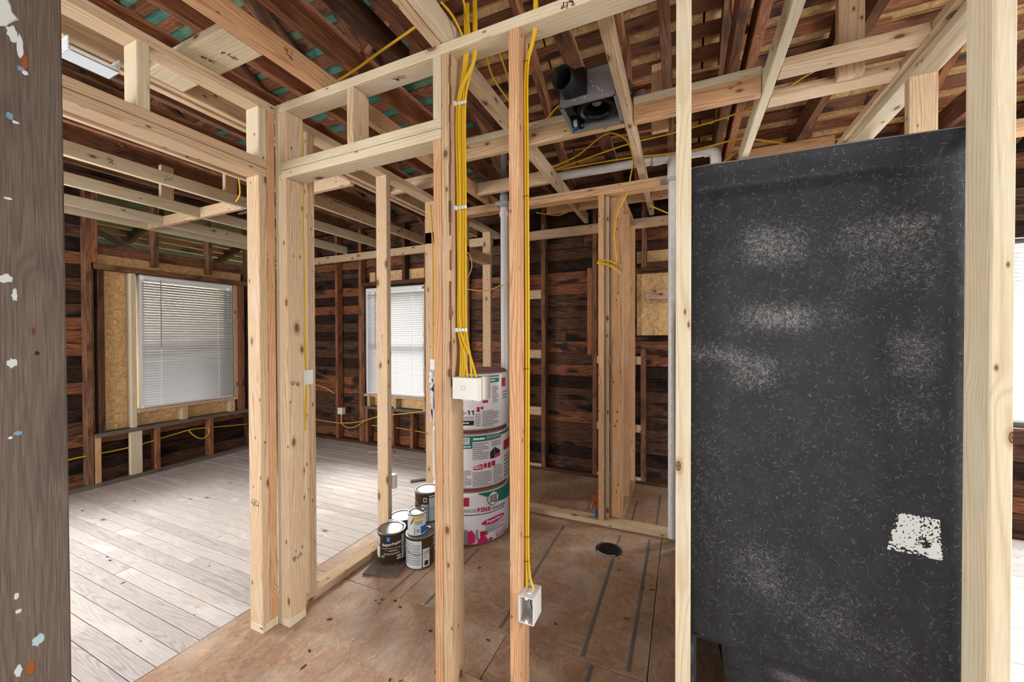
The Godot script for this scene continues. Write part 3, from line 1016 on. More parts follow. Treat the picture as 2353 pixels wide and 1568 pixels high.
	bd(t, "bottom_plate", 0.84, 0.93, 0.0, 0.038, -2.76, -1.30, M.pine)
	bd(t, "top_plate", 0.84, 0.93, H0, H1, -2.76, -1.30, M.pine_pale)
	bd(t, "stud", 0.838, 0.926, 0.038, H0, -2.118, -2.08, M.pine)
	bd(t, "stud", 0.838, 0.926, 0.038, H0, -2.74, -2.70, M.pine_tan)
	# ---- weathered stud close by the viewer
	var o := struct("wall_old_stub", "weathered grey-brown old stud with paint specks standing by the viewer", "post")
	var s := bd(o, "stud", -1.345, -1.30, -0.02, 2.75, -0.392, -0.276, M.weathered, 0.004, Vector2(1 / 1.4, 3.5))
	s.rotation.z = deg_to_rad(0.25)
	bd(o, "cap_plate", -1.36, -1.28, 2.75, 2.84, -1.6, 0.6, M.old_dark)
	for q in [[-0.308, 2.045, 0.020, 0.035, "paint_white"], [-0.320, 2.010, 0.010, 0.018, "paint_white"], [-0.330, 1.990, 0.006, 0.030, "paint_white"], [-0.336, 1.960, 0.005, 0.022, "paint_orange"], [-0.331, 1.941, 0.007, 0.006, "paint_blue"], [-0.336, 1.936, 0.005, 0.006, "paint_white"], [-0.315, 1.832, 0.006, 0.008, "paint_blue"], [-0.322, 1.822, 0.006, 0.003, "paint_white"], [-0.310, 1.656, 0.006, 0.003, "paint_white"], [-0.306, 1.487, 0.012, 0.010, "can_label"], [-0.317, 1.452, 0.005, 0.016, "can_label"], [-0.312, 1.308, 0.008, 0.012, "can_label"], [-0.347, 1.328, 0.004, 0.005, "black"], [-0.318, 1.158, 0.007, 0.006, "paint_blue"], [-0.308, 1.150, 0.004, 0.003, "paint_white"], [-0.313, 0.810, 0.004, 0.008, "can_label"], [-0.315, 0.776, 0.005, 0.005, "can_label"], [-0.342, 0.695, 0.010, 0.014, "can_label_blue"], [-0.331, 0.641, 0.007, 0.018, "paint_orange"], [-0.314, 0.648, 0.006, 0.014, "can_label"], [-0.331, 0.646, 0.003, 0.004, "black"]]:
		var pb := blob(o, "paint_hole_speck", Vector3(-1.2996, q[1], q[0]), Vector3.RIGHT, q[2], q[3], M[q[4]], int(q[1] * 100))  # paint, plus black marks; the upper one stands for a dark hole
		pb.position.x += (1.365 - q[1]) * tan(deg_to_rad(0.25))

func build_ceiling() -> void:
	var c := struct("ceiling", "new ceiling joists and blocking of pale lumber, still open", "ceiling")
	var B := 2.44
	for x in [[-2.068, -2.03], [-2.128, -2.090], [-2.76, -2.722], [-3.35, -3.312], [-3.98, -3.942], [-4.58, -4.542], [-4.868, -4.83]]:
		bd(c, "joist", x[0], x[1], B + (H1 - B if x[0] > -2.2 else 0.0), B + 0.089 + (H1 - B if x[0] > -2.2 else 0.0), -3.66, 1.2, M.pine if x[0] > -3.0 else M.pine_pale)
	bd(c, "rim_joist", -4.83, -1.86, B - 0.09, B, -3.699, -3.661, M.pine)
	bd(c, "rim_joist", -1.742, 1.9, B - 0.09, B, -3.699, -3.661, M.pine_tan)
	for x in [[-4.828, -4.582], [-4.540, -3.982], [-3.940, -3.352], [-2.720, -2.130]]:
		bd(c, "blocking", x[0], x[1], B, B + 0.089, -2.045, -2.007, M.pine)
	bd(c, "blocking", -2.027, -1.484, H1 + 0.0005, 2.490, -0.975, -0.835, M.pine_pale)
	bd(c, "blocking", -2.027, -1.484, H1 + 0.0005, H1 + 0.089, -2.33, -2.292, M.pine)
	bd(c, "blocking", -1.440, -0.862, H1, H1 + 0.089, -2.62, -2.582, M.pine)
	for x in [[-1.482, -1.442, "pine_red"], [-0.862, -0.822, "pine"], [-0.272, -0.232, "pine"], [0.327, 0.366, "pine_pale"]]:
		bd(c, "joist", x[0], x[1], H1, H1 + 0.089, -3.66, 1.2, M[x[2]])
	bd(c, "joist", -0.820, -0.788, H1 + 0.002, H1 + 0.089, -1.30, 1.2, M.pine_pale)
	bd(c, "joist", 0.817, 0.915, H1, 2.490, -3.66, 1.2, M.pine)
	bd(c, "joist", 0.916, 0.955, H1, 2.490, -3.66, 1.2, M.pine_pale)
	# mid-span blocking and its runner over the bathroom
	for x in [[-1.440, -0.864], [-0.820, -0.274], [-0.230, 0.325]]:
		bd(c, "blocking", x[0], x[1], H1, H1 + 0.089, -2.078, -2.040, M.pine_red if x[0] > -0.5 else M.pine_tan)
		bd(c, "runner", x[0], x[1], H1 + 0.0895, H1 + 0.128, -2.129, -2.040, M.pine_pale)
	bd(c, "blocking", 0.367, 0.816, H1, 2.490, -2.180, -2.091, M.pine)
	bd(c, "blocking", 0.367, 0.816, H1, 2.490, -1.964, -1.875, M.pine)
	for x in [[-1.10, -0.864], [-0.820, -0.274], [-0.230, 0.325]]:
		bd(c, "blocking", x[0], x[1], H1, H1 + 0.089, -3.275, -3.237, M.pine_red)
	bd(c, "blocking", 0.368, 0.815, H1, H1 + 0.089, -2.86, -2.822, M.pine_red)
	stamp(c, Vector3(-1.60, H1 - 0.0003, -0.92), Vector3(0.3, 0, -0.95), Vector3(0.95, 0, 0.3), 0.05, 0.02, 8)
	stamp(c, Vector3(-1.70, H1 - 0.0003, -0.90), Vector3(0.3, 0, -0.95), Vector3(0.95, 0, 0.3), 0.04, 0.02, 9)
	stamp(c, Vector3(-1.4415, 2.50, -1.05), Vector3(0, 0, -1), Vector3.UP, 0.03, 0.04, 10)
	stamp(c, Vector3(-3.3115, B + 0.045, -1.2), Vector3(0, 0, -1), Vector3.UP, 0.03, 0.045, 11)
	stamp(c, Vector3(-3.3115, B + 0.045, -1.5), Vector3(0, 0, -1), Vector3.UP, 0.045, 0.04, 12)
	# hangers up to the old joists
	bd(c, "hanger", 0.600, 0.689, H1 + 0.001, 2.93, -2.088, -2.05, M.pine_tan)
	bd(c, "hanger", -0.165, -0.075, 2.545, 2.93, -2.40, -2.362, M.pine_red)
	bd(c, "hanger", -3.350, -3.312, B + 0.0895, 2.80, -1.955, -1.866, M.pine)
	bd(c, "hanger", -3.980, -3.942, B + 0.0895, 2.80, -1.82, -1.731, M.pine)
	bd(c, "cross_strip", 0.40, 0.70, 2.80, 2.838, -1.72, -1.63, M.pine_pale)

func build_roof() -> void:
	var r := struct("roof", "old dark rafters and spaced roof boards with strand board and green felt showing through", "roof")
	var s := 0.5
	var z0 := -3.75
	var ridge := -0.2
	var ry := func(z: float) -> float:
		return 2.84 + s * (z - z0) if z < ridge else 2.84 + s * (ridge - z0) - s * (z - ridge)
	var g := RandomNumberGenerator.new()
	g.seed = 99
	var up := Vector3(0, 1, -s).normalized()
	# rafters 0.61 apart, their backs under the boards
	var x := -4.64
	while x < 3.6:
		bar(r, "rafter", Vector3(x, ry.call(-4.1) - 0.07, -4.1), Vector3(x, ry.call(ridge) - 0.07, ridge), 0.044, 0.12, M.old if int(x * 7) % 2 else M.old_red, Vector3.UP)
		bar(r, "rafter", Vector3(x, ry.call(ridge) - 0.07, ridge), Vector3(x, ry.call(3.5) - 0.07, 3.5), 0.044, 0.12, M.old, Vector3.UP)
		x += 0.61
	# spaced boards on the visible slope
	var d := 0.0
	var ca := 1.0 / sqrt(1 + s * s)
	while d < 4.30:
		var zc := -4.1 + d * ca
		var yc: float = ry.call(zc)
		var xx := -5.0
		while xx < 3.6:
			var x1 := minf(xx + g.randf_range(2.0, 4.2), 3.65)
			if 3.65 - x1 < 0.6:
				x1 = 3.65
			var bw := 0.082 + g.randf_range(-0.008, 0.010)
			var o := bar(r, "roof_board", Vector3(xx, yc + 0.011, zc), Vector3(x1 - 0.003, yc + 0.011, zc), bw, 0.02, M.sheathing if g.randf() < 0.75 else M.old_red, up, 0.001)
			o.position.y += g.randf_range(-0.002, 0.002)
			xx = x1
		d += 0.148
	# sheets above them: felt on the left, strand board on the right
	var dd := 0.0
	while dd < 4.3:
		var za := -4.1 + dd * ca
		var zb := -4.1 + minf(dd + 1.22, 4.36) * ca
		var cols := [[-5.05, -2.9, "felt"], [-2.9, -1.68, "felt"], [-1.673, -0.90, "osb_gold"], [-0.893, 0.12, "osb_gold"], [0.127, 1.9, "osb_gold"], [1.907, 3.7, "osb_gold"]]
		for c in cols:
			var zm := (za + zb) * 0.5
			var len_ := (zb - za) / ca
			var o := mi(r, "roof_sheet", box_mesh(Vector3(c[1] - c[0] - 0.006, 0.012, len_ - 0.006), 0.0, 0, Vector2(0.8, 0.8)), M[c[2]])
			o.transform = Transform3D(Basis(Vector3.RIGHT, up, Vector3.RIGHT.cross(up)), Vector3((c[0] + c[1]) * 0.5, ry.call(zm) + 0.033, zm))
		dd += 1.22
	var sh := mi(r, "shingles", box_mesh(Vector3(8.8, 0.012, 4.5), 0.0, 0), M.dark_void)
	sh.transform = Transform3D(Basis(Vector3.RIGHT, up, Vector3.RIGHT.cross(up)), Vector3(-0.68, ry.call(-2.15) + 0.052, -2.15))
	var front := mi(r, "front_slope", box_mesh(Vector3(8.75, 0.03, 4.3), 0.0, 0), M.sheathing)
	var uf := Vector3(0, 1, s).normalized()
	front.transform = Transform3D(Basis(Vector3.RIGHT, uf, Vector3.RIGHT.cross(uf)), Vector3(-0.68, ry.call(1.7) + 0.03, 1.7))
	bd(r, "ridge_board", -5.0, 3.65, ry.call(ridge) - 0.16, ry.call(ridge) - 0.01, ridge - 0.012, ridge + 0.012, M.old_dark)
	bd(r, "shingle_cap", -5.05, 3.7, ry.call(ridge) + 0.03, ry.call(ridge) + 0.06, ridge - 0.15, ridge + 0.15, M.dark_void, 0.0)
	# old ceiling joists under the roof
	var oc := struct("ceiling_old", "old rough-sawn brown ceiling joists above the new framing", "ceiling")
	for q in [[-4.45, "old"], [-4.04, "old"], [-3.63, "old_red"], [-3.22, "old"], [-2.81, "old"], [-2.40, "old_red"], [-2.02, "old_red"], [-1.605, "old_red"], [-1.19, "old"], [-0.55, "old"], [-0.10, "old"], [0.215, "old"], [0.298, "old_red"], [0.74, "old"], [1.15, "old"], [1.6, "old"], [2.2, "old"], [2.8, "old"]]:
		bd(oc, "old_joist", q[0], q[0] + 0.046, 2.75, 2.89, -3.80, 1.5, M[q[1]])
	# struts between joists and rafters
	for q in [[-2.18, -1.9, -2.4], [-1.57, -1.55, -2.0], [-1.57, -2.45, -2.1], [-2.18, -1.15, -1.5], [-0.35, -2.9, -2.6], [0.26, -2.2, -2.4], [0.87, -2.4, -2.9], [-3.40, -1.6, -2.2], [-3.40, -2.6, -2.2], [-4.01, -1.5, -1.9], [-2.79, -2.3, -2.9]]:
		bar(oc, "strut", Vector3(q[0], 2.86, q[1]), Vector3(q[0], ry.call(q[2]) - 0.10, q[2]), 0.03, 0.07, M.old_red, Vector3.RIGHT)
	for q in [[-0.5, 0.2, -2.55, 2.95], [-2.4, -1.9, -1.75, 2.92], [-0.9, 0.0, -3.1, 2.93]]:
		bar(oc, "cross_lath", Vector3(q[0], q[3], q[2]), Vector3(q[1], q[3] + 0.03, q[2] - 0.1), 0.06, 0.02, M.old_red)
	var fo := thing("plaster_scrap", "broken whitish plaster board scrap lying in the attic above the drain pipe", "plaster", Vector3(-0.50, 2.68, -3.02))
	var fp := bd(fo, "slab", -0.17, 0.17, -0.008, 0.008, -0.09, 0.09, M.pvc, 0.002)
	fp.rotation = Vector3(0.5, 0.25, 0.05)
	var ins := thing("loose_insulation", "tuft of dirty loose insulation caught in the attic above the exhaust fan", "insulation", Vector3(-0.52, 2.90, -2.62))
	for k in 9:
		var o := mi(ins, "clump", lump_mesh(g.randf_range(0.05, 0.09), 300 + k), M.old_insulation)
		o.position = Vector3(g.randf_range(-0.28, 0.28), g.randf_range(0.0, 0.06), g.randf_range(-0.15, 0.15))
		o.scale = Vector3(1.3, 0.7, 1.0)

func lump_mesh(r: float, seed_: int) -> ArrayMesh:
	var n := FastNoiseLite.new()
	n.seed = seed_
	n.frequency = 1.6
	var st := SurfaceTool.new()
	st.begin(Mesh.PRIMITIVE_TRIANGLES)
	st.set_smooth_group(0)
	var p := func(i: int, j: int) -> Vector3:
		var a := TAU * (i % 14) / 14
		var t := PI * j / 9
		var d := Vector3(sin(t) * cos(a), cos(t), sin(t) * sin(a))
		return d * r * (1.0 + 0.75 * n.get_noise_3dv(d))
	for i in 14:
		for j in 9:
			for q in [[0, 0], [1, 0], [1, 1], [0, 0], [1, 1], [0, 1]]:
				st.add_vertex(p.call(i + q[0], j + q[1]))
	st.generate_normals()
	return st.commit()

func build_tub() -> void:
	var t := thing("tub_surround", "black fibreglass back of a tall tub and shower surround standing behind the stud partition", "bathtub", Vector3(0.0, 0.0, -1.315))
	var W := 0.716
	var y0 := 0.435
	var y1 := 1.878
	var f := func(u: float, v: float) -> Vector3:
		var x := u * W
		var y := lerpf(y0 - 0.02 * u, y1 - 0.012 * u, v)
		var z := 0.0
		# rolled lip at the top, rounded upright edges, shallow swelling of the moulding
		var top := (y1 - 0.012 * u) - y
		if top < 0.045:
			z += 0.020 * sqrt(clampf((0.045 - top) / 0.045, 0.0, 1.0))
		elif top < 0.085:
			z -= 0.010 * sin((top - 0.045) / 0.04 * PI)
		if u > 0.84:
			z -= 0.022 * pow((u - 0.84) / 0.16, 1.6)
		if u < 0.10:
			z -= 0.018 * pow((0.10 - u) / 0.10, 1.5)
		z += 0.004 * sin(u * 9.0 + v * 3.0) * sin(v * 7.0)
		return Vector3(x, y, z)
	sheet(t, "end_panel", f, 48, 80, Vector3(0, 0, -0.006), M.fibre)
	var rim := []
	for k in 41:
		var u := k / 40.0
		rim.append(f.call(u, 1.0) + Vector3(0, 0.0, 0.001))
	tube(t, "top_edge", rim, 0.0016, M.cloth_grey, 5, 1)
	# long back wall and far end wall of the surround
	sheet(t, "side_panel", func(u: float, v: float) -> Vector3: return Vector3(W, lerpf(0.40, 1.866, v), -0.05 - u * 1.33), 8, 8, Vector3(0.006, 0, 0), M.fibre_plain)
	sheet(t, "far_panel", func(u: float, v: float) -> Vector3: return Vector3(0.01 + u * (W - 0.01), lerpf(0.42, 1.87, v), -1.405), 6, 6, Vector3(0, 0, -0.006), M.fibre_plain)
	# tub hull under the rim, rounded at the low left corner
	var hull := func(u: float, v: float) -> Vector3:
		var y := 0.015 + v * 0.405
		var low := pow(1.0 - v, 2.2)
		var xa := 0.115 + 0.10 * low
		return Vector3(lerpf(xa, W - 0.01, u), y, -0.035 - 0.05 * low - 0.02 * pow(1.0 - u, 4.0))
	sheet(t, "tub_hull", hull, 16, 16, Vector3(0, 0, -0.006), M.fibre)
	sheet(t, "hull_side", func(u: float, v: float) -> Vector3:
		var low := pow(1.0 - v, 2.2)
		return Vector3(0.115 + 0.10 * low - 0.02 * sin(u * PI), 0.015 + v * 0.405, -0.055 - 0.05 * low - u * 1.28), 10, 12, Vector3(0.006, 0, 0), M.fibre_plain)
	sheet(t, "rim", func(u: float, v: float) -> Vector3: return Vector3(0.004 + u * (W - 0.004), 0.430 - 0.018 * u, -0.006 - v * 0.06), 10, 3, Vector3(0, -0.008, 0), M.fibre_plain)
	sheet(t, "apron_flange", func(u: float, v: float) -> Vector3: return Vector3(0.0 + u * 0.042, lerpf(0.0, 0.45, v), -0.014 + 0.006 * sin(u * PI)), 4, 8, Vector3(0, 0, -0.006), M.fibre)
	sheet(t, "apron", func(u: float, v: float) -> Vector3: return Vector3(0.002, lerpf(0.0, 0.42, v), -0.02 - u * 1.36), 4, 4, Vector3(0.006, 0, 0), M.fibre_plain)
	# the flaking white sticker low on the right
	var g := RandomNumberGenerator.new()
	g.seed = 12
	noise.frequency = 0.16
	noise.seed = 33
	noise.fractal_octaves = 3
	var stick := func(u: float, v: float) -> bool:
		if v < 0.08 + 0.10 * (1.0 - u) and u < 0.75:
			return noise.get_noise_2d(u * 60, v * 60) > 0.0 and v > 0.03
		if u < 0.10 and v > 0.25 and noise.get_noise_2d(u * 40 + 9, v * 40) < 0.1:
			return false
		if (u < 0.02 or u > 0.97 or v > 0.97) and noise.get_noise_2d(u * 90, v * 90 + 7) < 0.0:
			return false
		if u > 0.55 and v > 0.4 and noise.get_noise_2d(u * 70, v * 70) > 0.22:
			return false
		if Vector2(u - 0.68, v - 0.36).length() < 0.13 and noise.get_noise_2d(u * 50, v * 50 + 30) > -0.15:
			return false
		return noise.get_noise_2d(u * 80 + 50, v * 80) < 0.42
	var sf := func(u: float, v: float) -> Vector3:
		var x := lerpf(0.509 - 0.018 * (1.0 - v), 0.592 + 0.006 * (1.0 - v), u)
		var q: Vector3 = f.call(x / W, (lerpf(0.812, 0.915, v) - y0) / (y1 - y0))
		return Vector3(x, q.y, q.z + 0.0012)
	var st := SurfaceTool.new()
	st.begin(Mesh.PRIMITIVE_TRIANGLES)
	for i in 44:
		for j in 44:
			if stick.call((i + 0.5) / 44.0, (j + 0.5) / 44.0):
				var p := []
				for c in [[0, 0], [1, 0], [1, 1], [0, 1]]:
					p.append(sf.call((i + c[0]) / 44.0, (j + c[1]) / 44.0))
				quad(st, p, Vector3(0, 0, 1), [Vector2.ZERO, Vector2.ZERO, Vector2.ZERO, Vector2.ZERO])
	var so := mi(t, "sticker_residue", st.commit(), M.paint_white)
	so.set_meta("label", "flaking white square of sticker residue")

func build_plumbing() -> void:
	var zc := -2.715
	var g1 := "white plastic drain pipes on the plumbing wall"
	var v := thing("vent_pipe", "tall white plastic pipe with printed side standing beside the tub surround", "pipe", Vector3(-0.060, 0.04, zc), g1)
	mi(v, "pipe", lathe_mesh([Vector2(0.0, 0.0), Vector2(0.0245, 0.0), Vector2(0.0245, 2.33), Vector2(0.0, 2.33)], 28), M.pvc)
	for k in 26:
		bd(v, "print_mark", -0.0025, -0.0005, 0.15 + k * 0.085, 0.15 + k * 0.085 + (0.05 if k % 3 else 0.03), 0.0243, 0.0249, M.print_grey, 0.0)
	var h := thing("drain_pipe", "white plastic pipe run under the attic with tee and elbow fittings", "pipe", Vector3(0, 2.580, -2.80), g1)
	var hp := func(nm: String, x0: float, x1: float, r: float, m: Material) -> void:
		tube(h, nm, [Vector3(x0, (x0 + 1.74) * -0.008, 0), Vector3(x1, (x1 + 1.74) * -0.008, 0)], r, m, 24, 1)
	hp.call("pipe", -1.285, -0.165, 0.030, M.pvc)
	hp.call("coupling", -0.185, -0.13, 0.036, M.pvc)
	hp.call("primer_ring", -0.190, -0.184, 0.0365, M.pvc_purple)
	hp.call("tee", -0.14, 0.02, 0.033, M.pvc)
	hp.call("pipe", 0.02, 0.135, 0.028, M.pvc)
	tube(h, "elbow", [Vector3(0.13, -0.015, 0), Vector3(0.165, -0.018, 0), Vector3(0.188, -0.035, 0.0), Vector3(0.196, -0.065, 0.0), Vector3(0.197, -0.12, 0.0)], 0.033, M.pvc, 24, 6)
	tube(h, "tee_branch", [Vector3(-0.060, -0.01, 0.0), Vector3(-0.060, -0.10, 0.02), Vector3(-0.060, -0.175, 0.044)], 0.032, M.pvc, 24, 4)
	tube(h, "primer_ring", [Vector3(0.1965, -0.112, 0), Vector3(0.1965, -0.124, 0)], 0.0338, M.pvc_purple, 24, 1)
	var st := thing("vent_stack", "grey plastic vent stack rising past the top plate left of the bathroom studs", "pipe", Vector3(-1.272, 0.04, -2.715))
	mi(st, "pipe", lathe_mesh([Vector2(0, 0), Vector2(0.025, 0), Vector2(0.025, 2.33), Vector2(0, 2.33)], 28), M.pvc)
	mi(st, "upper_pipe", lathe_mesh([Vector2(0, 2.32), Vector2(0.031, 2.33), Vector2(0.031, 2.42), Vector2(0.025, 2.43), Vector2(0.025, 2.78), Vector2(0, 2.78)], 28), M.pvc_grey)
	mi(st, "collar", lathe_mesh([Vector2(0.025, 2.26), Vector2(0.034, 2.26), Vector2(0.034, 2.30), Vector2(0.025, 2.30)], 28), M.pvc)
	bd(st, "strap", -0.06, 0.04, 2.345, 2.375, -0.03, 0.032, M.pvc_grey, 0.002)
	var st2 := thing("pipe_strap", "flat grey metal plate over the top plate notch beside the tub surround", "plate", Vector3(-0.06, 2.378, -2.768))
	bd(st2, "plate", -0.075, 0.06, 0.0, 0.038, 0.0, 0.003, M.grey_metal, 0.0)
	var st3 := thing("stub_pipe", "short capped grey pipe hanging in the dark attic near the fan", "pipe", Vector3(-1.02, 2.72, -2.66))
	mi(st3, "pipe", lathe_mesh([Vector2(0, -0.05), Vector2(0.038, -0.05), Vector2(0.042, -0.02), Vector2(0.046, 0.0), Vector2(0.046, 0.09), Vector2(0, 0.09)], 24), M.pvc_grey)
	var cp := thing("copper_stub", "copper water stub with blue cap on the bottom plate by the closet studs", "pipe", Vector3(-0.575, 0.038, -2.805))
	mi(cp, "pipe", lathe_mesh([Vector2(0, 0), Vector2(0.009, 0), Vector2(0.009, 0.15), Vector2(0, 0.15)], 14), M.copper)
	mi(cp, "cap", lathe_mesh([Vector2(0, 0.005), Vector2(0.011, 0.005), Vector2(0.011, 0.06), Vector2(0, 0.06)], 14), M.blue)
	tube(cp, "arm", [Vector3(0, 0.12, 0), Vector3(-0.02, 0.10, 0.03), Vector3(-0.028, 0.07, 0.035)], 0.008, M.copper, 10, 4)
	bd(cp, "bracket", -0.028, 0.032, 0.115, 0.175, -0.008, 0.012, M.rust, 0.004)
	# toilet flange hole, its shaded depth drawn as a flat black disc
	var fl := thing("floor_drain_hole", "round toilet drain opening in the bathroom subfloor, its dark depth a painted disc", "drain", Vector3(-0.428, 0.0, -2.478))
	mi(fl, "shade_disc", lathe_mesh([Vector2(0.0, 0.0016), Vector2(0.072, 0.0016)], 36), M.black)
	mi(fl, "pipe_rim", lathe_mesh([Vector2(0.068, 0.0014), Vector2(0.072, 0.0045), Vector2(0.078, 0.0045), Vector2(0.083, 0.0012)], 36), M.fibre_plain)
	var lp := mi(fl, "worn_rim", lathe_mesh([Vector2(0.070, 0.003), Vector2(0.076, 0.006), Vector2(0.083, 0.002)], 14, -0.9, 0.7), M.pvc_grey)
	lp.position.y = 0.001

func build_fan() -> void:
	var f := thing("exhaust_fan", "open metal bathroom exhaust fan housing hung between the ceiling joists", "fan", Vector3(-0.405, 2.452, -1.89))
	var x := 0.129
	var z := 0.121
	var hh := 0.145
	var t := 0.002
	for b in [["side_sheet", -x, -x + t, 0.0, hh, -z, z], ["side_sheet", x - t, x, 0.0, hh, -z, z], ["side_sheet", -x, x, 0.0, hh, z - t, z], ["side_sheet", -x, x, 0.0, hh, -z, -z + t], ["top_sheet", -x, x, hh - t, hh, -z, z]]:
		bd(f, b[0], b[1], b[2], b[3], b[4], b[5], b[6], M.galv, 0.0005)
	for b in [[-x - 0.004, -x + 0.010, -z, z], [x - 0.010, x + 0.004, -z, z], [-x, x, z - 0.010, z + 0.004], [-x, x, -z - 0.004, -z + 0.010]]:
		bd(f, "flange", b[0], b[1], -0.002, 0.0005, b[2], b[3], M.galv, 0.0)
	# blower
	var bl := Node3D.new()
	put(f, bl, "blower")
	bl.position = Vector3(0.022, 0.0, -0.004)
	mi(bl, "inlet_ring", lathe_mesh([Vector2(0.066, 0.030), Vector2(0.070, 0.018), Vector2(0.080, 0.012), Vector2(0.094, 0.016), Vector2(0.100, 0.03), Vector2(0.100, 0.11)], 40), M.black)
	mi(bl, "wheel_back", lathe_mesh([Vector2(0.0, 0.105), Vector2(0.068, 0.105)], 32), M.black)
	mi(bl, "motor", lathe_mesh([Vector2(0.0, 0.045), Vector2(0.022, 0.05), Vector2(0.030, 0.065), Vector2(0.030, 0.105)], 24), M.galv)
	var blade := box_mesh(Vector3(0.010, 0.07, 0.0012), 0.0, 1)
	for k in 40:
		var a := TAU * k / 40
		var o := mi(bl, "blade", blade, M.fibre_plain)
		o.position = Vector3(cos(a) * 0.062, 0.068, sin(a) * 0.062)
		o.rotation.y = -a + 0.6
	bd(f, "mounting_plate", -x + t, x - t, 0.09, 0.094, -z + t, z - t, M.black, 0.0)
	bd(f, "wiring_cover", -x + 0.004, -0.085, 0.03, 0.09, -0.02, z - 0.01, M.fibre_plain, 0.004)
	bd(f, "plug", -0.09, -0.068, 0.004, 0.05, -0.118, -0.072, M.black, 0.004)
	bd(f, "plug", -0.118, -0.096, 0.012, 0.045, -0.105, -0.08, M.pvc, 0.004)
	bd(f, "plug", -0.122, -0.10, 0.004, 0.02, -0.119, -0.10, M.blue, 0.003)
	# duct connector on the front, square base narrowing to a round pipe
	var dc := Node3D.new()
	put(f, dc, "duct_connector")
	dc.position = Vector3(-0.055, 0.085, z)
	dc.rotation_degrees = Vector3(12, -14, 0)
	var st := SurfaceTool.new()
	st.begin(Mesh.PRIMITIVE_TRIANGLES)
	st.set_smooth_group(0)
	var ring := func(k: int, lv: int) -> Vector3:
		var a := TAU * k / 32
		var c := Vector2(cos(a), sin(a))
		var sq := c / maxf(absf(c.x), absf(c.y)) * 0.056
		var q := [sq, sq, c * 0.050, c * 0.050, c * 0.046, c * 0.046][lv] as Vector2
		var zz: float = [-0.02, 0.012, 0.055, 0.125, 0.125, 0.02][lv]
		return Vector3(q.x, q.y, zz)
	for lv in 5:
		for k in 32:
			for i in [[k, lv], [k, lv + 1], [k + 1, lv + 1], [k, lv], [k + 1, lv + 1], [k + 1, lv]]:
				st.add_vertex(ring.call(i[0], i[1]))
	st.generate_normals()
	mi(dc, "adapter", st.commit(), M.fibre_plain)
	var fd := mi(dc, "damper_flap", lathe_mesh([Vector2(0, 0), Vector2(0.0455, 0), Vector2(0.0455, 0.002), Vector2(0, 0.002)], 28), M.black)
	fd.rotation_degrees = Vector3(70, 0, 0)
	fd.position = Vector3(0, 0, 0.035)
	for k in 7:
		var o := blob(f, "overspray_fleck", Vector3([-0.06, 0.03, 0.05, 0.055, 0.07, 0.02, -0.01][k], [0.016, 0.06, 0.05, 0.04, 0.03, 0.085, 0.02][k], z + 0.0004), Vector3(0, 0, 1), 0.004, 0.003, M.white, 40 + k, 0.0004)
		o.set_meta("label", "white paint fleck")

func roll(y0: float, y1: float, label: String, R: float, at: Vector3) -> Node3D:
	var t := thing("insulation_roll", label, "insulation", at + Vector3(0, y0, 0), "insulation rolls stacked behind the studs")
	var h := y1 - y0
	var wr := mi(t, "wrapper", lathe_mesh([Vector2(R - 0.02, 0.014), Vector2(R - 0.004, 0.018), Vector2(R, 0.03), Vector2(R + 0.002, h * 0.5), Vector2(R, h - 0.03), Vector2(R - 0.005, h - 0.017), Vector2(R - 0.022, h - 0.012)], 64), M.wrap)
	mi(t, "batt", lathe_mesh([Vector2(0, 0.0005), Vector2(R - 0.02, 0.0005), Vector2(R - 0.013, 0.006), Vector2(R - 0.013, h - 0.008), Vector2(R - 0.025, h - 0.001), Vector2(R * 0.5, h + 0.001 if y1 < 1.0 else h + 0.006), Vector2(0, h)], 64), M.batt)
	return wr

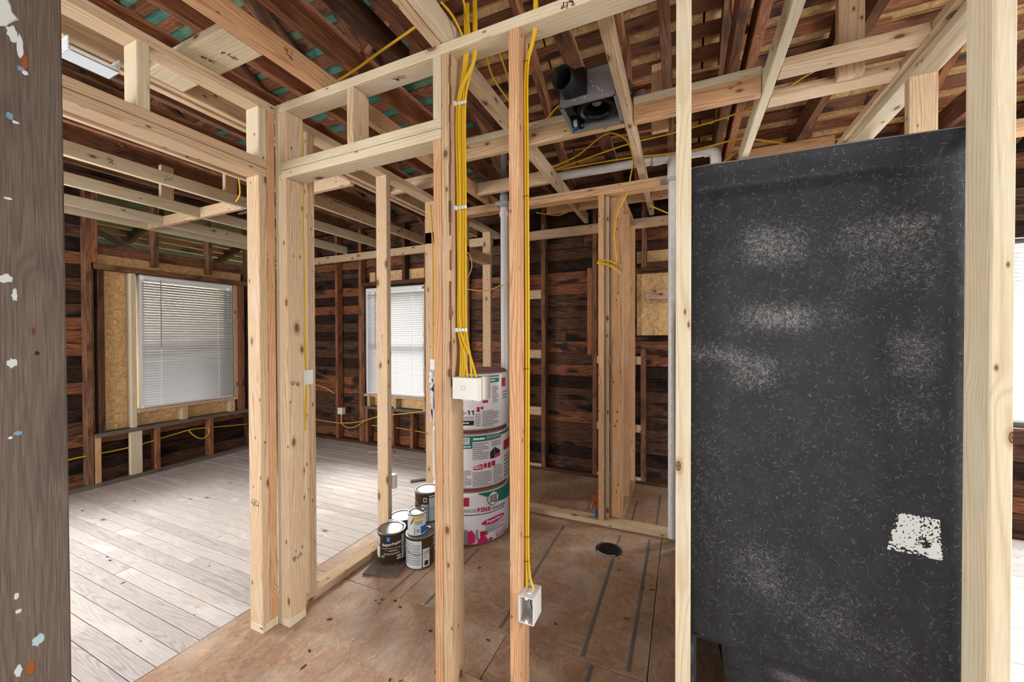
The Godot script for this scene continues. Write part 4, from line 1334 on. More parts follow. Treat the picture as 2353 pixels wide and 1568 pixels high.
func build_insulation() -> void:
	var at := Vector3(-1.38, 0.001, -2.38)
	var R := 0.268
	var r := R + 0.0035
	var lo := roll(0.0, 0.362, "bottom white insulation roll printed PINK, standing on the subfloor", R, at)
	wrap_patch(lo, "green_print", M.print_green, r, 39, 54, 0.343, 0.346, 0.312, 0.346)
	wrap_patch(lo, "green_print", M.print_green, r, 54, 74, 0.300, 0.346, 0.262, 0.346)
	wrap_patch(lo, "green_print", M.print_green, r, 74, 125, 0.262, 0.346, 0.235, 0.346)
	for k in 2:
		var st := SurfaceTool.new()
		st.begin(Mesh.PRIMITIVE_TRIANGLES)
		var rr := 0.046 if k == 0 else 0.040
		for i in 28:
			var p := []
			for an in [TAU * i / 28, TAU * (i + 1) / 28]:
				var a := deg_to_rad(62.5) + cos(an) * rr / R
				p.append(Vector3(sin(a), 0, cos(a)) * (r + 0.0006 + k * 0.0006) + Vector3.UP * (0.297 + sin(an) * rr))
			var c := deg_to_rad(62.5)
			quad(st, [Vector3(sin(c), 0, cos(c)) * (r + 0.0006 + k * 0.0006) + Vector3.UP * 0.297, p[0], p[1]], Vector3(sin(c), 0, cos(c)), [Vector2.ZERO, Vector2.ZERO, Vector2.ZERO])
		mi(lo, "round_badge", st.commit(), M.print_green if k == 0 else M.print_white)
	wrap_patch(lo, "house_print", M.print_grey, r + 0.0018, 56.5, 62.0, 0.268, 0.318, 0.272, 0.324)
	wrap_patch(lo, "house_print", M.print_grey, r + 0.0018, 62.5, 69.0, 0.285, 0.324, 0.282, 0.322)
	wrap_patch(lo, "house_print", M.print_pink, r + 0.0018, 62.5, 69.0, 0.266, 0.284, 0.270, 0.281)
	wrap_patch(lo, "red_square", M.print_red, r, 14, 27, 0.266, 0.322)
	wrap_text(lo, "lettering", "TOUCH", M.print_grey, r, 13, 36, 0.225, 0.022)
	wrap_text(lo, "lettering", "PINK", M.print_red, r, 38.4, 58.4, 0.223, 0.029, -0.0001)
	wrap_text(lo, "lettering", "INSULATION", M.print_grey, r, 60.4, 87, 0.222, 0.019, -0.0002)
	wrap_lines(lo, "fine_print", M.print_dark, r, 13, 86, 0.203, 0.214, 1, 3, 0.0)
	# the oval is laid in strips so that it follows the curve
	for i in 14:
		var a0 := -1.0 + i / 7.0
		var a1 := a0 + 1.0 / 7.0
		var h0 := sqrt(maxf(0.0, 1.0 - a0 * a0)) * 0.021
		var h1 := sqrt(maxf(0.0, 1.0 - a1 * a1)) * 0.021
		wrap_patch(lo, "oval_print", M.print_pink, r + 0.0004, 64.5 + a0 * 21, 64.5 + a1 * 21, 0.152 + a0 * 0.006 - h0, 0.152 + a0 * 0.006 + h0, 0.152 + a1 * 0.006 - h1, 0.152 + a1 * 0.006 + h1)
	wrap_text(lo, "lettering", "PureFiber", M.print_white, r + 0.0008, 52, 79, 0.141, 0.019, 0.00028)
	wrap_lines(lo, "fine_print", M.print_grey, r, 50, 86, 0.078, 0.128, 6, 8)
	wrap_patch(lo, "pink_bar", M.print_pink, r, 67.8, 92, 0.028, 0.044)
	wrap_lines(lo, "fine_print", M.print_white, r + 0.0006, 69, 91, 0.031, 0.041, 1, 9)
	wrap_lines(lo, "fine_print", M.print_grey, r, 66, 92, 0.046, 0.068, 3, 10)
	# plain pink and grey shapes along the foot
	wrap_patch(lo, "foot_print", M.print_grey, r, 20, 25, 0.020, 0.112)
	wrap_patch(lo, "foot_print", M.print_pink, r, 25, 30, 0.022, 0.098, 0.022, 0.112)
	wrap_patch(lo, "foot_print", M.print_pink, r, 30, 35, 0.022, 0.112, 0.030, 0.080)
	wrap_patch(lo, "foot_print", M.print_grey, r, 36, 39, 0.050, 0.108, 0.030, 0.112)
	wrap_patch(lo, "foot_print", M.print_pink, r, 38, 46, 0.022, 0.030, 0.022, 0.086)
	wrap_patch(lo, "foot_print", M.print_pink, r, 46, 54, 0.022, 0.086, 0.020, 0.028)
	wrap_patch(lo, "foot_print", M.print_red, r, 42, 53, 0.066, 0.096, 0.068, 0.094)
	wrap_patch(lo, "foot_print", M.print_red, r, 55, 58, 0.026, 0.036, 0.022, 0.044)
	wrap_patch(lo, "foot_print", M.print_red, r, 58, 61, 0.022, 0.044, 0.032, 0.038)
	var mid := roll(0.364, 0.742, "middle white insulation roll with green barcode corner between two others", R, at)
	var b := 0.364
	wrap_patch(mid, "green_print", M.print_green, r, 8, 31.5, 0.640 - b, 0.722 - b)
	wrap_patch(mid, "green_print", M.print_green, r, 31.5, 78, 0.682 - b, 0.722 - b, 0.686 - b, 0.722 - b)
	wrap_patch(mid, "green_print", M.print_green, r, 78, 120, 0.705 - b, 0.722 - b)
	wrap_patch(mid, "barcode_panel", M.print_white, r + 0.0005, 18.8, 28, 0.668 - b, 0.712 - b)
	wrap_lines(mid, "barcode", M.print_dark, r + 0.001, 19.6, 27.2, 0.670 - b, 0.710 - b, 5, 21)
	wrap_lines(mid, "fine_print", M.print_white, r + 0.0006, 20, 30, 0.646 - b, 0.660 - b, 1, 22)
	wrap_lines(mid, "headline", M.print_white, r + 0.0006, 33, 49, 0.688 - b, 0.714 - b, 1, 23)
	wrap_patch(mid, "photo_strip", M.print_grey, r + 0.0006, 51, 77, 0.694 - b, 0.716 - b)
	wrap_lines(mid, "fine_print", M.print_grey, r, 32, 55, 0.565 - b, 0.676 - b, 9, 24)
	wrap_lines(mid, "fine_print", M.print_grey, r, 60, 77, 0.640 - b, 0.676 - b, 3, 25)
	wrap_patch(mid, "house_print", M.print_dark, r, 57.5, 64.5, 0.562 - b, 0.604 - b, 0.560 - b, 0.632 - b)
	wrap_patch(mid, "house_print", M.print_dark, r, 65, 75.6, 0.560 - b, 0.634 - b, 0.566 - b, 0.605 - b)
	wrap_patch(mid, "house_print", M.print_pink, r + 0.0006, 65, 75, 0.562 - b, 0.588 - b, 0.566 - b, 0.588 - b)
	wrap_patch(mid, "red_emblem", M.print_red, r, 33, 46, 0.500 - b, 0.524 - b, 0.500 - b, 0.536 - b)
	wrap_lines(mid, "fine_print", M.print_white, r + 0.0006, 34, 45, 0.506 - b, 0.526 - b, 2, 26)
	wrap_patch(mid, "red_emblem", M.print_red, r, 48, 52, 0.508 - b, 0.538 - b)
	wrap_patch(mid, "red_emblem", M.print_red, r, 54, 58, 0.504 - b, 0.540 - b)
	wrap_patch(mid, "red_emblem", M.print_red, r, 60, 66, 0.512 - b, 0.544 - b)
	wrap_patch(mid, "red_square", M.print_red, r, 85, 110, 0.590 - b, 0.655 - b)
	wrap_lines(mid, "fine_print", M.print_grey, r, 32, 60, 0.392 - b, 0.488 - b, 9, 27)
	wrap_lines(mid, "fine_print", M.print_grey, r, 63, 80, 0.392 - b, 0.515 - b, 11, 28)
	wrap_lines(mid, "fine_print", M.print_grey, r, 12, 30, 0.392 - b, 0.50 - b, 10, 29)
	wrap_lines(mid, "fine_print", M.print_grey, r, 86, 108, 0.40 - b, 0.56 - b, 6, 30)
	var hi := roll(0.744, 1.135, "top white insulation roll printed R-11 with torn plastic", R, at)
	b = 0.744
	wrap_patch(hi, "green_print", M.print_green, r, 38, 52, 1.098 - b, 1.108 - b)
	wrap_patch(hi, "green_print", M.print_green, r, 52, 74, 1.062 - b, 1.108 - b)
	wrap_lines(hi, "fine_print", M.print_white, r + 0.0006, 55, 73, 1.068 - b, 1.104 - b, 2, 41)
	wrap_patch(hi, "red_square", M.print_red, r, 80.7, 90, 1.026 - b, 1.086 - b)
	wrap_text(hi, "lettering", "R-11", M.print_dark, r, 15.5, 34, 0.858 - b, 0.030)
	wrap_patch(hi, "black_label", M.print_dark, r, 8, 34, 0.791 - b, 0.822 - b)
	wrap_lines(hi, "fine_print", M.print_white, r + 0.0006, 14, 32, 0.800 - b, 0.814 - b, 1, 42)
	wrap_patch(hi, "red_square", M.print_red, r, 38, 42, 0.876 - b, 0.908 - b)
	wrap_patch(hi, "red_square", M.print_red, r, 43.8, 47, 0.891 - b, 0.910 - b)
	wrap_patch(hi, "red_square", M.print_red, r, 46.4, 54.4, 0.932 - b, 0.949 - b)
	wrap_lines(hi, "fine_print", M.print_grey, r, 36, 43, 0.783 - b, 0.866 - b, 7, 43)
	wrap_lines(hi, "fine_print", M.print_grey, r, 46, 73, 0.775 - b, 0.883 - b, 9, 44)
	wrap_lines(hi, "fine_print", M.print_grey, r, 62, 73, 0.925 - b, 1.04 - b, 10, 45)
	wrap_lines(hi, "fine_print", M.print_grey, r, 82, 95, 0.94 - b, 1.0 - b, 3, 46)
	wrap_lines(hi, "fine_print", M.print_grey, r, 15, 34, 0.828 - b, 0.850 - b, 2, 47)
	# torn, crumpled plastic on the left and over the top
	var g := RandomNumberGenerator.new()
	g.seed = 61
	for k in 3:
		var a0 := deg_to_rad([-72.0, -58.0, -40.0][k])
		var yb: float = [0.02, 0.12, 0.30][k]
		var n2 := FastNoiseLite.new()
		n2.seed = 70 + k
		n2.frequency = 3.0
		sheet(hi, "torn_plastic", func(u: float, v: float) -> Vector3:
			var a := a0 + (u - 0.5) * 0.75
			var edge := 0.5 - absf(u - 0.5)
			var rr := R + 0.006 + 0.035 * absf(n2.get_noise_2d(u * 1.2, v * 1.2)) * (0.4 + v)
			var y := yb + v * (0.37 - yb) + 0.03 * n2.get_noise_2d(u * 2.0 + 5.0, 3.0)
			if v > 0.85:
				rr -= (v - 0.85) * 0.5
			return Vector3(sin(a) * rr, y, cos(a) * rr) + Vector3(0, 0.012 * edge, 0), 14, 14, Vector3(0.0008, 0, -0.0008), M.wrap)

func can(label: String, at: Vector3, R: float, h: float, body: String, bail_a: float, group := "paint cans clustered by the partition plate") -> Node3D:
	var t := thing("paint_can", label, "paint can", at, group)
	var body_ := mi(t, "body", lathe_mesh([Vector2(0, 0.001), Vector2(R - 0.004, 0.001), Vector2(R, 0.0), Vector2(R + 0.0015, 0.003), Vector2(R, 0.007), Vector2(R, h - 0.008), Vector2(R + 0.002, h - 0.005)], 44), M[body])
	mi(t, "rim", lathe_mesh([Vector2(R + 0.0015, h - 0.008), Vector2(R + 0.003, h - 0.003), Vector2(R, h), Vector2(R - 0.006, h - 0.001), Vector2(R - 0.010, h - 0.007), Vector2(R - 0.016, h - 0.007)], 44), M.tin)
	mi(t, "lid", lathe_mesh([Vector2(R - 0.009, h - 0.006), Vector2(R - 0.014, h - 0.002), Vector2(R - 0.019, h - 0.0045), Vector2(0, h - 0.0045)], 44), M.tin)
	if R > 0.07:
		for s in [-1.0, 1.0]:
			var a: float = bail_a + s * PI / 2
			var e := mi(t, "bail_ear", lathe_mesh([Vector2(0, 0.004), Vector2(0.007, 0.003), Vector2(0.010, 0)], 14), M.tin)
			e.position = Vector3(sin(a), 0, cos(a)) * R + Vector3.UP * (h - 0.045)
			e.rotation = Vector3(PI / 2, a, 0)
			e.rotation_order = EULER_ORDER_YXZ
		var pts := []
		for k in 13:
			var f := -1.0 + k / 6.0
			var a2 := bail_a + f * PI / 2
			pts.append(Vector3(sin(a2), 0, cos(a2)) * (R + 0.004) + Vector3.UP * (h - 0.045 - 0.055 * cos(f * PI / 2)))
		tube(t, "bail_handle", pts, 0.0017, M.tin, 6, 3)
	return body_

func build_cans() -> void:
	var gal := 0.0825
	var t := can("brown paint can with blue badge and white lettering on a wood scrap", Vector3(-1.622, 0.012, -1.832), gal, 0.188, "can_brown", 0.74)
	var r := gal + 0.0006
	wrap_patch(t, "badge", M.blue, r, 17.6, 37.5, 0.138, 0.172)
	wrap_lines(t, "badge_mark", M.print_white, r + 0.0004, 24, 31, 0.146, 0.166, 2, 5)
	wrap_text(t, "lettering", "SuperPaint", M.print_white, r, 2, 79, 0.108, 0.022, 0.0001)
	wrap_patch(t, "print_rule", M.print_white, r, 4, 76, 0.1005, 0.1025)
	wrap_lines(t, "fine_print", M.print_white, r, 30, 62, 0.080, 0.094, 1, 6)
	wrap_lines(t, "fine_print", M.can_label, r, 8, 74, 0.062, 0.074, 2, 7)
	wrap_lines(t, "fine_print", M.can_label, r, -4, 12, 0.045, 0.06, 2, 8)
	wrap_lines(t, "fine_print", M.print_white, r, 62, 80, 0.026, 0.056, 2, 9)
	wrap_patch(t, "side_label", M.can_label, r, -45, -12, 0.04, 0.165)
	wrap_patch(t, "side_label", M.can_label, r, 84, 110, 0.02, 0.165)
	var t2 := can("brown paint can with large white instruction label under a small can", Vector3(-1.449, 0.0005, -1.882), gal, 0.188, "can_brown", 0.5)
	wrap_patch(t2, "front_label", M.can_label, r, -70, 44, 0.008, 0.168)
	wrap_lines(t2, "fine_print", M.print_grey, r + 0.0005, -30, 38, 0.025, 0.160, 11, 31)
	wrap_patch(t2, "side_label", M.can_label, r, 48, 78, 0.012, 0.118)
	wrap_lines(t2, "fine_print", M.print_grey, r + 0.0005, 51, 76, 0.058, 0.110, 5, 32)
	wrap_patch(t2, "barcode", M.print_dark, r + 0.0005, 55, 72, 0.020, 0.048)
	var sq := 0.0535
	var t3 := can("small paint can with yellow and blue label standing on a larger can", Vector3(-1.463, 0.189, -1.872), sq, 0.124, "can_label", 0.0)
	var r3 := sq + 0.0006
	wrap_patch(t3, "yellow_band", M.can_yellow, r3, 5, 85, 0.090, 0.106, 0.100, 0.114)
	wrap_patch(t3, "red_band", M.rust, r3, -5, 18, 0.058, 0.070, 0.088, 0.112)
	wrap_patch(t3, "blue_band", M.blue, r3, 62, 120, 0.006, 0.050)
	wrap_patch(t3, "barcode", M.print_grey, r3, 36, 52, 0.020, 0.036)
	wrap_patch(t3, "print_rule", M.print_dark, r3, 22, 25, 0.006, 0.048)
	wrap_lines(t3, "lettering", M.cloth_grey, r3, 25, 75, 0.064, 0.086, 2, 51)
	var t4 := can("pale blue-grey paint can tucked behind the brown can with the badge", Vector3(-1.690, 0.0005, -2.005), gal, 0.188, "can_label_blue", 0.2)
	wrap_lines(t4, "fine_print", M.print_grey, r, 10, 80, 0.03, 0.15, 6, 52)
	var t5 := can("blue-grey labelled paint can at the foot of the stacked pair", Vector3(-1.515, 0.0005, -2.053), gal, 0.188, "can_label_blue", 1.2)
	wrap_lines(t5, "fine_print", M.print_grey, r, 10, 90, 0.03, 0.15, 6, 53)
	var t6 := can("brown paint can with round emblem stacked on top of another", Vector3(-1.515, 0.189, -2.053), gal, 0.188, "can_brown", 0.9)
	wrap_patch(t6, "front_label", M.can_label, r, 5, 38, 0.010, 0.115)
	wrap_lines(t6, "fine_print", M.print_grey, r + 0.0005, 8, 35, 0.02, 0.10, 6, 54)
	wrap_patch(t6, "side_label", M.can_label_blue, r, 41, 110, 0.008, 0.17)
	wrap_lines(t6, "fine_print", M.print_dark, r + 0.0005, 42, 70, 0.150, 0.165, 1, 55)
	wrap_patch(t6, "emblem", M.can_label, r, 16, 32, 0.130, 0.158)
	wrap_patch(t6, "emblem", M.can_brown, r + 0.0004, 19, 29, 0.136, 0.152)

func elec_box(nm: String, label: String, at: Vector3, sz: Vector3, open_front: bool, rot := 0.0) -> Node3D:
	# origin at the centre of the front opening's foot; the box runs back along -z
	var t := thing(nm, label, "electrical box", at)
	t.rotation.y = rot
	var w := sz.x * 0.5
	var k := 0.003
	bd(t, "side", -w, -w + k, 0, sz.y, -sz.z, 0, M.white_box, 0.0008)
	bd(t, "side", w - k, w, 0, sz.y, -sz.z, 0, M.white_box, 0.0008)
	bd(t, "top", -w + k, w - k, sz.y - k, sz.y, -sz.z, 0, M.white_box, 0.0005)
	bd(t, "base", -w + k, w - k, 0, k, -sz.z, 0, M.white_box, 0.0005)
	bd(t, "back", -w, w, 0, sz.y, -sz.z - k, -sz.z, M.white_box, 0.0005)
	if open_front:
		for y in [0.006, sz.y - 0.006]:
			var o := mi(t, "screw_lug", lathe_mesh([Vector2(0, 0.0), Vector2(0.006, 0.0), Vector2(0.006, 0.02), Vector2(0, 0.02)], 14), M.white_box)
			o.position = Vector3(0, y, -0.022)
			o.rotation.x = PI / 2
	else:
		bd(t, "cover", -w, w, 0, sz.y, 0.0, 0.003, M.white_box, 0.001)
		var c := mi(t, "knockout", lathe_mesh([Vector2(0.0075, 0.0), Vector2(0.0075, 0.0006), Vector2(0.0085, 0.0006), Vector2(0.0085, 0.0)], 20), M.pvc_grey)
		c.position = Vector3(-0.006, sz.y * 0.52, 0.003)
		c.rotation.x = PI / 2
	return t

func build_electrics() -> void:
	var q := elec_box("switch_box", "wide white covered switch box nailed to the doorway stud under the cable bundle", Vector3(-0.713, 1.137, -1.188), Vector3(0.102, 0.078, 0.075), false)
	bd(q, "nail_bracket", -0.040, 0.0, -0.014, 0.0, -0.06, -0.045, M.white_box, 0.002)
	bd(q, "nail_bracket", 0.03, 0.052, -0.006, 0.006, -0.03, -0.01, M.white_box, 0.002)
	bd(q, "shoulder", 0.051, 0.062, -0.002, 0.082, -0.08, -0.03, M.white_box, 0.003)
	var s := elec_box("outlet_box", "open white single outlet box low on the reddish stud", Vector3(-0.4795, 0.392, -1.190), Vector3(0.054, 0.092, 0.075), true)
	tube(s, "wire_loop", [Vector3(-0.006, 0.075, -0.05), Vector3(-0.005, 0.05, -0.03), Vector3(0.002, 0.028, -0.028), Vector3(0.012, 0.026, -0.036), Vector3(0.014, 0.05, -0.055)], 0.0018, M.pvc_grey, 6, 5)
	tube(s, "wire_loop", [Vector3(0.0, 0.078, -0.05), Vector3(0.003, 0.05, -0.036), Vector3(0.010, 0.034, -0.036), Vector3(0.018, 0.045, -0.05)], 0.0018, M.black, 6, 5)
	bd(s, "clamp_web", -0.004, 0.010, 0.089, 0.095, -0.06, -0.02, M.white_box, 0.001)
	elec_box("outlet_box", "small white box on the corner stud beside the bathroom doorway", Vector3(-1.722, 1.128, -1.318), Vector3(0.036, 0.072, 0.04), false)
	elec_box("outlet_box", "small white outlet box on the dark back wall stud left of the narrow window", Vector3(-4.085, 0.36, -3.655), Vector3(0.085, 0.085, 0.045), false)
	elec_box("outlet_box", "pale box on the partition stud above the torn insulation", Vector3(-1.728, 1.115, -2.415), Vector3(0.05, 0.08, 0.03), false)
	elec_box("outlet_box", "pale outlet box low on the partition stud above the paint cans", Vector3(-1.745, 0.365, -1.9755), Vector3(0.035, 0.09, 0.03), false)
	var fx := thing("fixture_bracket", "clear white plastic fixture tray under the doubled joist in the window room", "light fixture", Vector3(-2.06, 2.452, -0.685))
	bd(fx, "tray", -0.045, 0.045, -0.052, -0.048, -0.075, 0.065, M.clear_plastic, 0.001)
	for z in [-0.075, 0.062]:
		bd(fx, "end_cap", -0.045, 0.045, -0.052, -0.001, z, z + 0.004, M.clear_plastic, 0.001)
	for x in [-0.045, 0.041]:
		bd(fx, "side_lip", x, x + 0.004, -0.052, -0.035, -0.07, 0.06, M.white, 0.001)
	var pb := thing("ceiling_box", "metal ceiling box with wire tails on the blocking in the window room", "electrical box", Vector3(-3.34, 2.44, -2.08))
	bd(pb, "bar_hanger", -0.16, 0.16, -0.012, -0.004, -0.01, 0.01, M.grey_metal, 0.001)
	mi(pb, "round_box", lathe_mesh([Vector2(0.046, -0.004), Vector2(0.05, -0.004), Vector2(0.05, 0.05), Vector2(0, 0.05)], 20), M.grey_metal)
	tube(pb, "wire_tail", [Vector3(0, 0.03, 0), Vector3(0.03, -0.02, 0.02), Vector3(0.05, -0.045, 0.01)], 0.002, M.pvc, 6, 4)
	tube(pb, "wire_tail", [Vector3(0, 0.03, 0), Vector3(-0.01, -0.02, 0.03), Vector3(0.02, -0.055, 0.03)], 0.002, M.copper, 6, 4)
	# plastic stackers holding the bundle on the doorway stud
	for y in [2.233, 1.845, 1.388]:
		var k := thing("cable_stacker", "clear white plastic stacker clamping the yellow bundle to the doorway stud", "cable clip", Vector3(-0.782, y, -1.245), "cable stackers on the doorway stud")
		bd(k, "base_tab", -0.001, 0.010, -0.008, 0.008, -0.012, 0.02, M.clear_plastic, 0.001)
		for i in 4:
			bd(k, "clip", 0.004 + i * 0.0125, 0.014 + i * 0.0125, -0.006, 0.006, 0.008, 0.0135, M.clear_plastic, 0.002)

func cable(label: String, pts: Array, m := "cable", r := 0.0044, group := "") -> MeshInstance3D:
	var o := tube(self, "electrical_cable", pts, r, M[m], 8, 7)
	tag(o, label, "cable", group)
	return o

func build_cables() -> void:
	var gA := "yellow cables of the switch bundle"
	var la := "yellow cable in the thick bundle running down to the wide switch box"
	# bundle on the doorway stud down to the switch box; x offsets give the six cables
	for i in 6:
		var dx := 0.0095 * (i % 4)
		var dz := 0.010 if i > 3 else 0.0
		var hx: float = [-0.742, -0.735, -0.728, -0.704, -0.698, -0.693][i]
		var bx: float = [-0.756, -0.748, -0.740, -0.706, -0.724, -0.686][i]
		cable(la, [Vector3(hx, 2.60, -1.246 + dz * 0.5), Vector3(hx, 2.45, -1.245), Vector3(hx - 0.006, 2.36, -1.244 + dz), Vector3(-0.770 + dx, 2.24, -1.246 + dz), Vector3(-0.771 + dx, 1.90, -1.247 + dz), Vector3(-0.771 + dx + 0.002 * sin(i * 2.0), 1.60, -1.247 + dz), Vector3(-0.770 + dx, 1.39, -1.247 + dz), Vector3(lerpf(-0.765 + dx, bx, 0.5), 1.29, -1.24), Vector3(bx, 1.212, -1.225)], "cable", 0.0046, gA)
	var gB := "yellow cables running down the reddish stud"
	for i in 3:
		var dx := 0.0085 * (i % 2)
		var dz := -0.009 * (i / 2)
		var ex: float = [-0.497, -0.470, -0.497][i]
		var ey := 0.482
		var p := [Vector3(-0.464 + 0.004 * i, 2.62, -1.24), Vector3(-0.462 + 0.004 * i, 2.44, -1.236), Vector3(-0.474 + dx * 0.5, 2.37, -1.24 + dz), Vector3(-0.500 + dx, 2.28, -1.245 + dz), Vector3(-0.501 + dx, 2.0, -1.247 + dz), Vector3(-0.500 + dx + 0.001, 1.4, -1.247 + dz), Vector3(-0.501 + dx, 0.9, -1.247 + dz), Vector3(-0.500 + dx, 0.57, -1.245 + dz)]
		if i < 2:
			p.append(Vector3(ex, ey, -1.240))
		cable("yellow cable stapled down the reddish stud to the open outlet box", p, "cable", 0.0046, gB)
	for y in [2.315, 1.85, 1.25, 0.66, 0.575]:
		var s := thing("cable_staple", "small rusty staple over the cables on the reddish stud", "staple", Vector3(-0.507, y, -1.249), "staples on the reddish stud")
		tube(s, "wire", [Vector3(0, 0, 0.011), Vector3(0.016, 0.001, 0.011), Vector3(0.0185, 0, 0.0), Vector3(0.016, -0.001, -0.016), Vector3(0, 0, -0.016)], 0.0012, M.rust, 5, 3)
	# corner stud cable with its little box
	cable("yellow cable running down the corner stud through a small white box", [Vector3(-1.708, 2.42, -1.31), Vector3(-1.712, 2.1, -1.318), Vector3(-1.716, 1.88, -1.318), Vector3(-1.709, 1.65, -1.318), Vector3(-1.711, 1.45, -1.318), Vector3(-1.707, 1.30, -1.318), Vector3(-1.712, 1.19, -1.325), Vector3(-1.712, 1.10, -1.325), Vector3(-1.706, 1.00, -1.318), Vector3(-1.712, 0.90, -1.318)], "cable", 0.0058)
	cable("yellow cable beside the pale box on the far partition stud", [Vector3(-1.726, 2.36, -2.385), Vector3(-1.724, 2.2, -2.40), Vector3(-1.720, 1.9, -2.405), Vector3(-1.724, 1.5, -2.405), Vector3(-1.727, 1.2, -2.41)], "cable", 0.0055)
	# attic runs
	cable("yellow cable crossing the open attic between the hall joists", [Vector3(-1.52, 2.56, -1.325), Vector3(-1.35, 2.575, -1.31), Vector3(-1.20, 2.59, -1.29), Vector3(-0.96, 2.60, -1.25), Vector3(-0.87, 2.60, -1.22)], "cable", 0.0055)
	cable("yellow cable arching up out of the near top plate beside the doubled joist", [Vector3(-0.735, 2.55, -1.05), Vector3(-0.745, 2.62, -1.12), Vector3(-0.735, 2.60, -1.22), Vector3(-0.722, 2.47, -1.255)])
	cable("short yellow cable dipping over the doubled joist to the top plate", [Vector3(-0.79, 2.56, -1.16), Vector3(-0.765, 2.53, -1.20), Vector3(-0.742, 2.47, -1.235)])
	cable("yellow cable sagging from the top plate towards the reddish stud", [Vector3(-0.70, 2.50, -1.26), Vector3(-0.72, 2.50, -1.36), Vector3(-0.78, 2.53, -1.55), Vector3(-0.80, 2.55, -1.75), Vector3(-0.81, 2.56, -1.95)])
	cable("thin yellow cable curving behind the reddish stud under the attic", [Vector3(-0.66, 2.50, -1.32), Vector3(-0.69, 2.52, -1.45), Vector3(-0.73, 2.55, -1.60), Vector3(-0.78, 2.56, -1.80), Vector3(-0.79, 2.56, -1.95)])
	cable("yellow cable looping from the blocking into the exhaust fan housing", [Vector3(-0.84, 2.585, -2.14), Vector3(-0.78, 2.575, -2.10), Vector3(-0.70, 2.585, -2.06), Vector3(-0.62, 2.60, -2.0), Vector3(-0.535, 2.58, -1.94)], "cable", 0.0055)
	cable("long yellow cable strung over the bathroom joists to the far blocking", [Vector3(-1.46, 2.57, -2.67), Vector3(-1.25, 2.57, -2.72), Vector3(-1.10, 2.575, -2.71), Vector3(-0.77, 2.58, -2.70), Vector3(-0.32, 2.575, -2.71), Vector3(0.0, 2.56, -2.74), Vector3(0.30, 2.575, -2.73), Vector3(0.40, 2.57, -2.76), Vector3(0.70, 2.545, -2.93), Vector3(0.82, 2.56, -2.95), Vector3(0.96, 2.57, -2.95)], "cable", 0.0055)
	cable("yellow cable slanting over the bathroom joists towards the fan side", [Vector3(-1.10, 2.57, -2.755), Vector3(-0.69, 2.57, -2.62), Vector3(-0.32, 2.57, -2.505), Vector3(-0.02, 2.57, -2.47), Vector3(0.32, 2.57, -2.38), Vector3(0.55, 2.55, -2.12), Vector3(0.80, 2.55, -1.99)], "cable", 0.0048)
	cable("yellow cable making a high loop behind the fan down to the closet studs", [Vector3(-0.98, 2.57, -2.66), Vector3(-0.67, 2.57, -2.54), Vector3(-0.46, 2.60, -2.40), Vector3(-0.38, 2.60, -2.40), Vector3(-0.315, 2.585, -2.50), Vector3(-0.305, 2.56, -2.72), Vector3(-0.335, 2.50, -2.83), Vector3(-0.345, 2.43, -2.83), Vector3(-0.36, 2.37, -2.815), Vector3(-0.42, 2.25, -2.815), Vector3(-0.445, 2.12, -2.815), Vector3(-0.437, 1.98, -2.815), Vector3(-0.425, 1.88, -2.815)], "cable", 0.0052)
	cable("coiled yellow cable end hanging on the closet stud", [Vector3(-0.425, 1.88, -2.80), Vector3(-0.49, 1.91, -2.79), Vector3(-0.54, 1.905, -2.76), Vector3(-0.55, 1.885, -2.755), Vector3(-0.51, 1.88, -2.76), Vector3(-0.46, 1.86, -2.79), Vector3(-0.40, 1.81, -2.81), Vector3(-0.47, 1.87, -2.785), Vector3(-0.545, 1.895, -2.75)], "cable", 0.0058)
	cable("cut yellow cable end lying over the closet ceiling", [Vector3(-1.22, 2.50, -3.30), Vector3(-1.07, 2.49, -3.42), Vector3(-0.98, 2.50, -3.42), Vector3(-0.89, 2.52, -3.40)], "cable", 0.0062)
	cable("yellow cable slipping between the plumbing wall plate and the tall white pipe", [Vector3(-0.25, 2.43, -3.30), Vector3(-0.17, 2.40, -3.36), Vector3(-0.09, 2.37, -3.40), Vector3(0.02, 2.36, -3.42)], "cable", 0.0062)
	cable("yellow cable tail rising behind the pipe elbow over the tub", [Vector3(0.20, 2.50, -2.95), Vector3(0.26, 2.54, -2.94), Vector3(0.33, 2.57, -2.90), Vector3(0.40, 2.57, -2.86)], "cable", 0.005)
	cable("thin cable sagging between the bundle and the vent stack", [Vector3(-1.742, 1.86, -2.48), Vector3(-1.60, 1.76, -2.53), Vector3(-1.40, 1.72, -2.62), Vector3(-1.272, 1.77, -2.69)], "cable_old", 0.004)
	cable("cut cable end dangling by the far opening of the partition", [Vector3(-1.70, 2.05, -2.62), Vector3(-1.62, 2.06, -2.64), Vector3(-1.55, 2.02, -2.66), Vector3(-1.53, 1.92, -2.66), Vector3(-1.57, 1.83, -2.66)], "cable_old", 0.005)
	# window room
	cable("yellow cable threaded through the old studs under the wide window", [Vector3(-4.90, 0.27, -0.9), Vector3(-4.90, 0.30, -1.50), Vector3(-4.905, 0.30, -1.88), Vector3(-4.90, 0.34, -2.20), Vector3(-4.88, 0.365, -2.38), Vector3(-4.89, 0.35, -2.55), Vector3(-4.90, 0.30, -2.98), Vector3(-4.90, 0.28, -3.3)], "cable", 0.0055)
	cable("yellow cable loop hanging under the wide window", [Vector3(-4.885, 0.362, -2.36), Vector3(-4.87, 0.29, -2.41), Vector3(-4.868, 0.245, -2.48), Vector3(-4.87, 0.28, -2.545), Vector3(-4.885, 0.345, -2.55)], "cable", 0.0055)
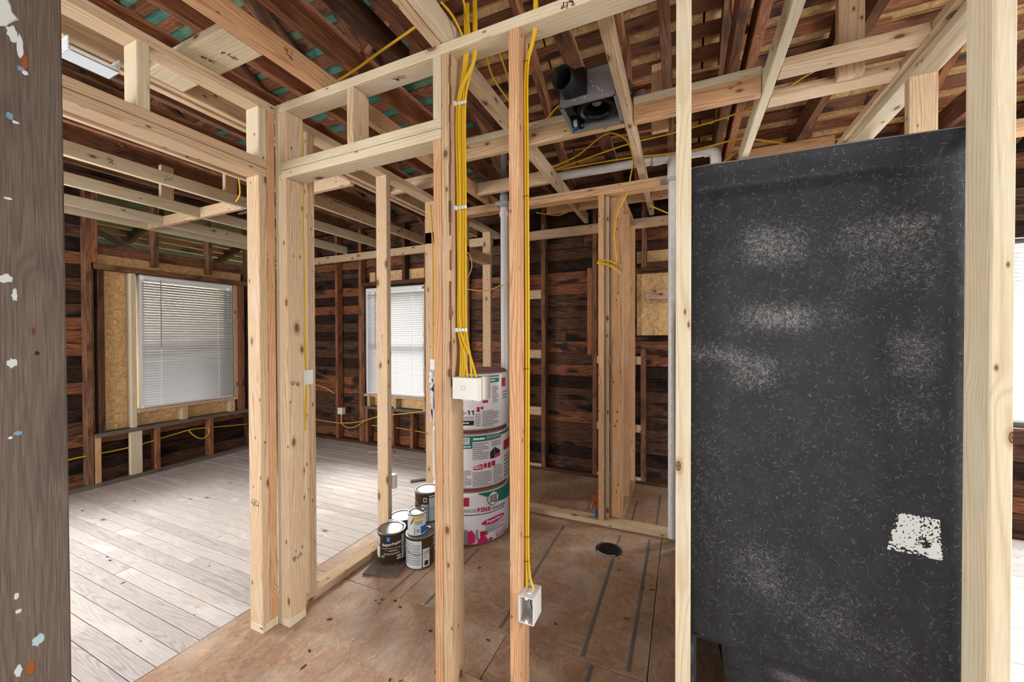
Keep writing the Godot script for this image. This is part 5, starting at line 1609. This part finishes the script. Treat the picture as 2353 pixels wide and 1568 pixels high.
	cable("old tan cable swagged across the back wall below the narrow window", [Vector3(-4.60, 0.25, -3.67), Vector3(-4.10, 0.245, -3.66), Vector3(-3.75, 0.29, -3.665), Vector3(-3.30, 0.42, -3.55), Vector3(-2.90, 0.48, -3.60), Vector3(-2.5, 0.55, -3.66)], "cable_old", 0.006)
	cable("old tan cable looping from the small box on the back wall", [Vector3(-4.06, 0.36, -3.655), Vector3(-4.05, 0.26, -3.65), Vector3(-3.95, 0.20, -3.645), Vector3(-3.80, 0.23, -3.65), Vector3(-3.66, 0.31, -3.655)], "cable_old", 0.006)
	cable("brown cable rising from the small box on the back wall", [Vector3(-4.085, 0.445, -3.66), Vector3(-4.10, 0.55, -3.675), Vector3(-4.11, 0.70, -3.68)], "rust", 0.005)
	cable("yellow cable low between the studs under the narrow window", [Vector3(-3.62, 0.24, -3.74), Vector3(-3.2, 0.245, -3.74), Vector3(-2.75, 0.225, -3.74)], "cable", 0.0055)
	cable("tan cable on the far left of the back wall", [Vector3(-4.75, 0.73, -3.70), Vector3(-4.45, 0.70, -3.69), Vector3(-4.22, 0.62, -3.69)], "cable_old", 0.006)
	cable("yellow cable hanging from the joists in the window room", [Vector3(-2.75, 2.55, -1.62), Vector3(-2.80, 2.50, -1.66), Vector3(-3.05, 2.45, -1.82), Vector3(-3.29, 2.46, -1.93)], "cable", 0.0055)

func build_debris() -> void:
	var g := RandomNumberGenerator.new()
	g.seed = 404
	var o := bd(self, "wood_scrap", -1.70, -1.50, 0.0006, 0.0115, -1.90, -1.665, M.old_grey, 0.001)
	o.rotation.y = 0.22
	tag(o, "thin splintered board scrap under the brown paint can", "wood scrap")
	var p := bd(self, "wood_scrap", -2.36, -2.22, -0.003, 0.011, -2.97, -2.93, M.old_grey, 0.001)
	p.rotation.y = 0.8
	tag(p, "short dark wood offcut lying on the grey floorboards near the paint cans", "wood scrap")
	var q := bd(self, "wood_scrap", -3.43, -3.12, -0.003, 0.006, -3.56, -3.50, M.pine_pale, 0.001)
	q.rotation.y = 0.3
	tag(q, "flat pale board scrap on the floorboards below the narrow window", "wood scrap")
	var bits := []
	for k in 26:
		bits.append([g.randf_range(-1.62, -0.6), g.randf_range(-1.55, -0.95)])
	for k in 16:
		bits.append([g.randf_range(-1.6, -0.1), g.randf_range(-2.65, -1.6)])
	for k in 22:
		bits.append([g.randf_range(-4.4, -2.1), g.randf_range(-3.3, -0.9)])
	var crumb := box_mesh(Vector3(0.013, 0.004, 0.007), 0.001, 0)
	var sliver := box_mesh(Vector3(0.022, 0.003, 0.005), 0.001, 0)
	for b in bits:
		var light := g.randf() < 0.3
		var c := mi(self, "debris_chip", crumb if g.randf() < 0.6 else sliver, M.pine_pale if light else M.old_dark)
		c.position = Vector3(b[0], 0.0028 if b[0] > -1.98 else -0.0008, b[1])
		c.rotation.y = g.randf() * TAU
		var sc := g.randf_range(0.5, 1.2)
		c.scale = Vector3(sc, 1.0, sc)
		if b[0] > -1.98:
			tag(c, "tiny pale wood chip on the brown subfloor" if light else "tiny dark wood chip on the brown subfloor", "debris", "pale chips on the subfloor" if light else "dark chips on the subfloor")
		else:
			tag(c, "tiny pale chip on the grey floorboards" if light else "tiny dark chip on the grey floorboards", "debris", "pale chips on the floorboards" if light else "dark chips on the floorboards")
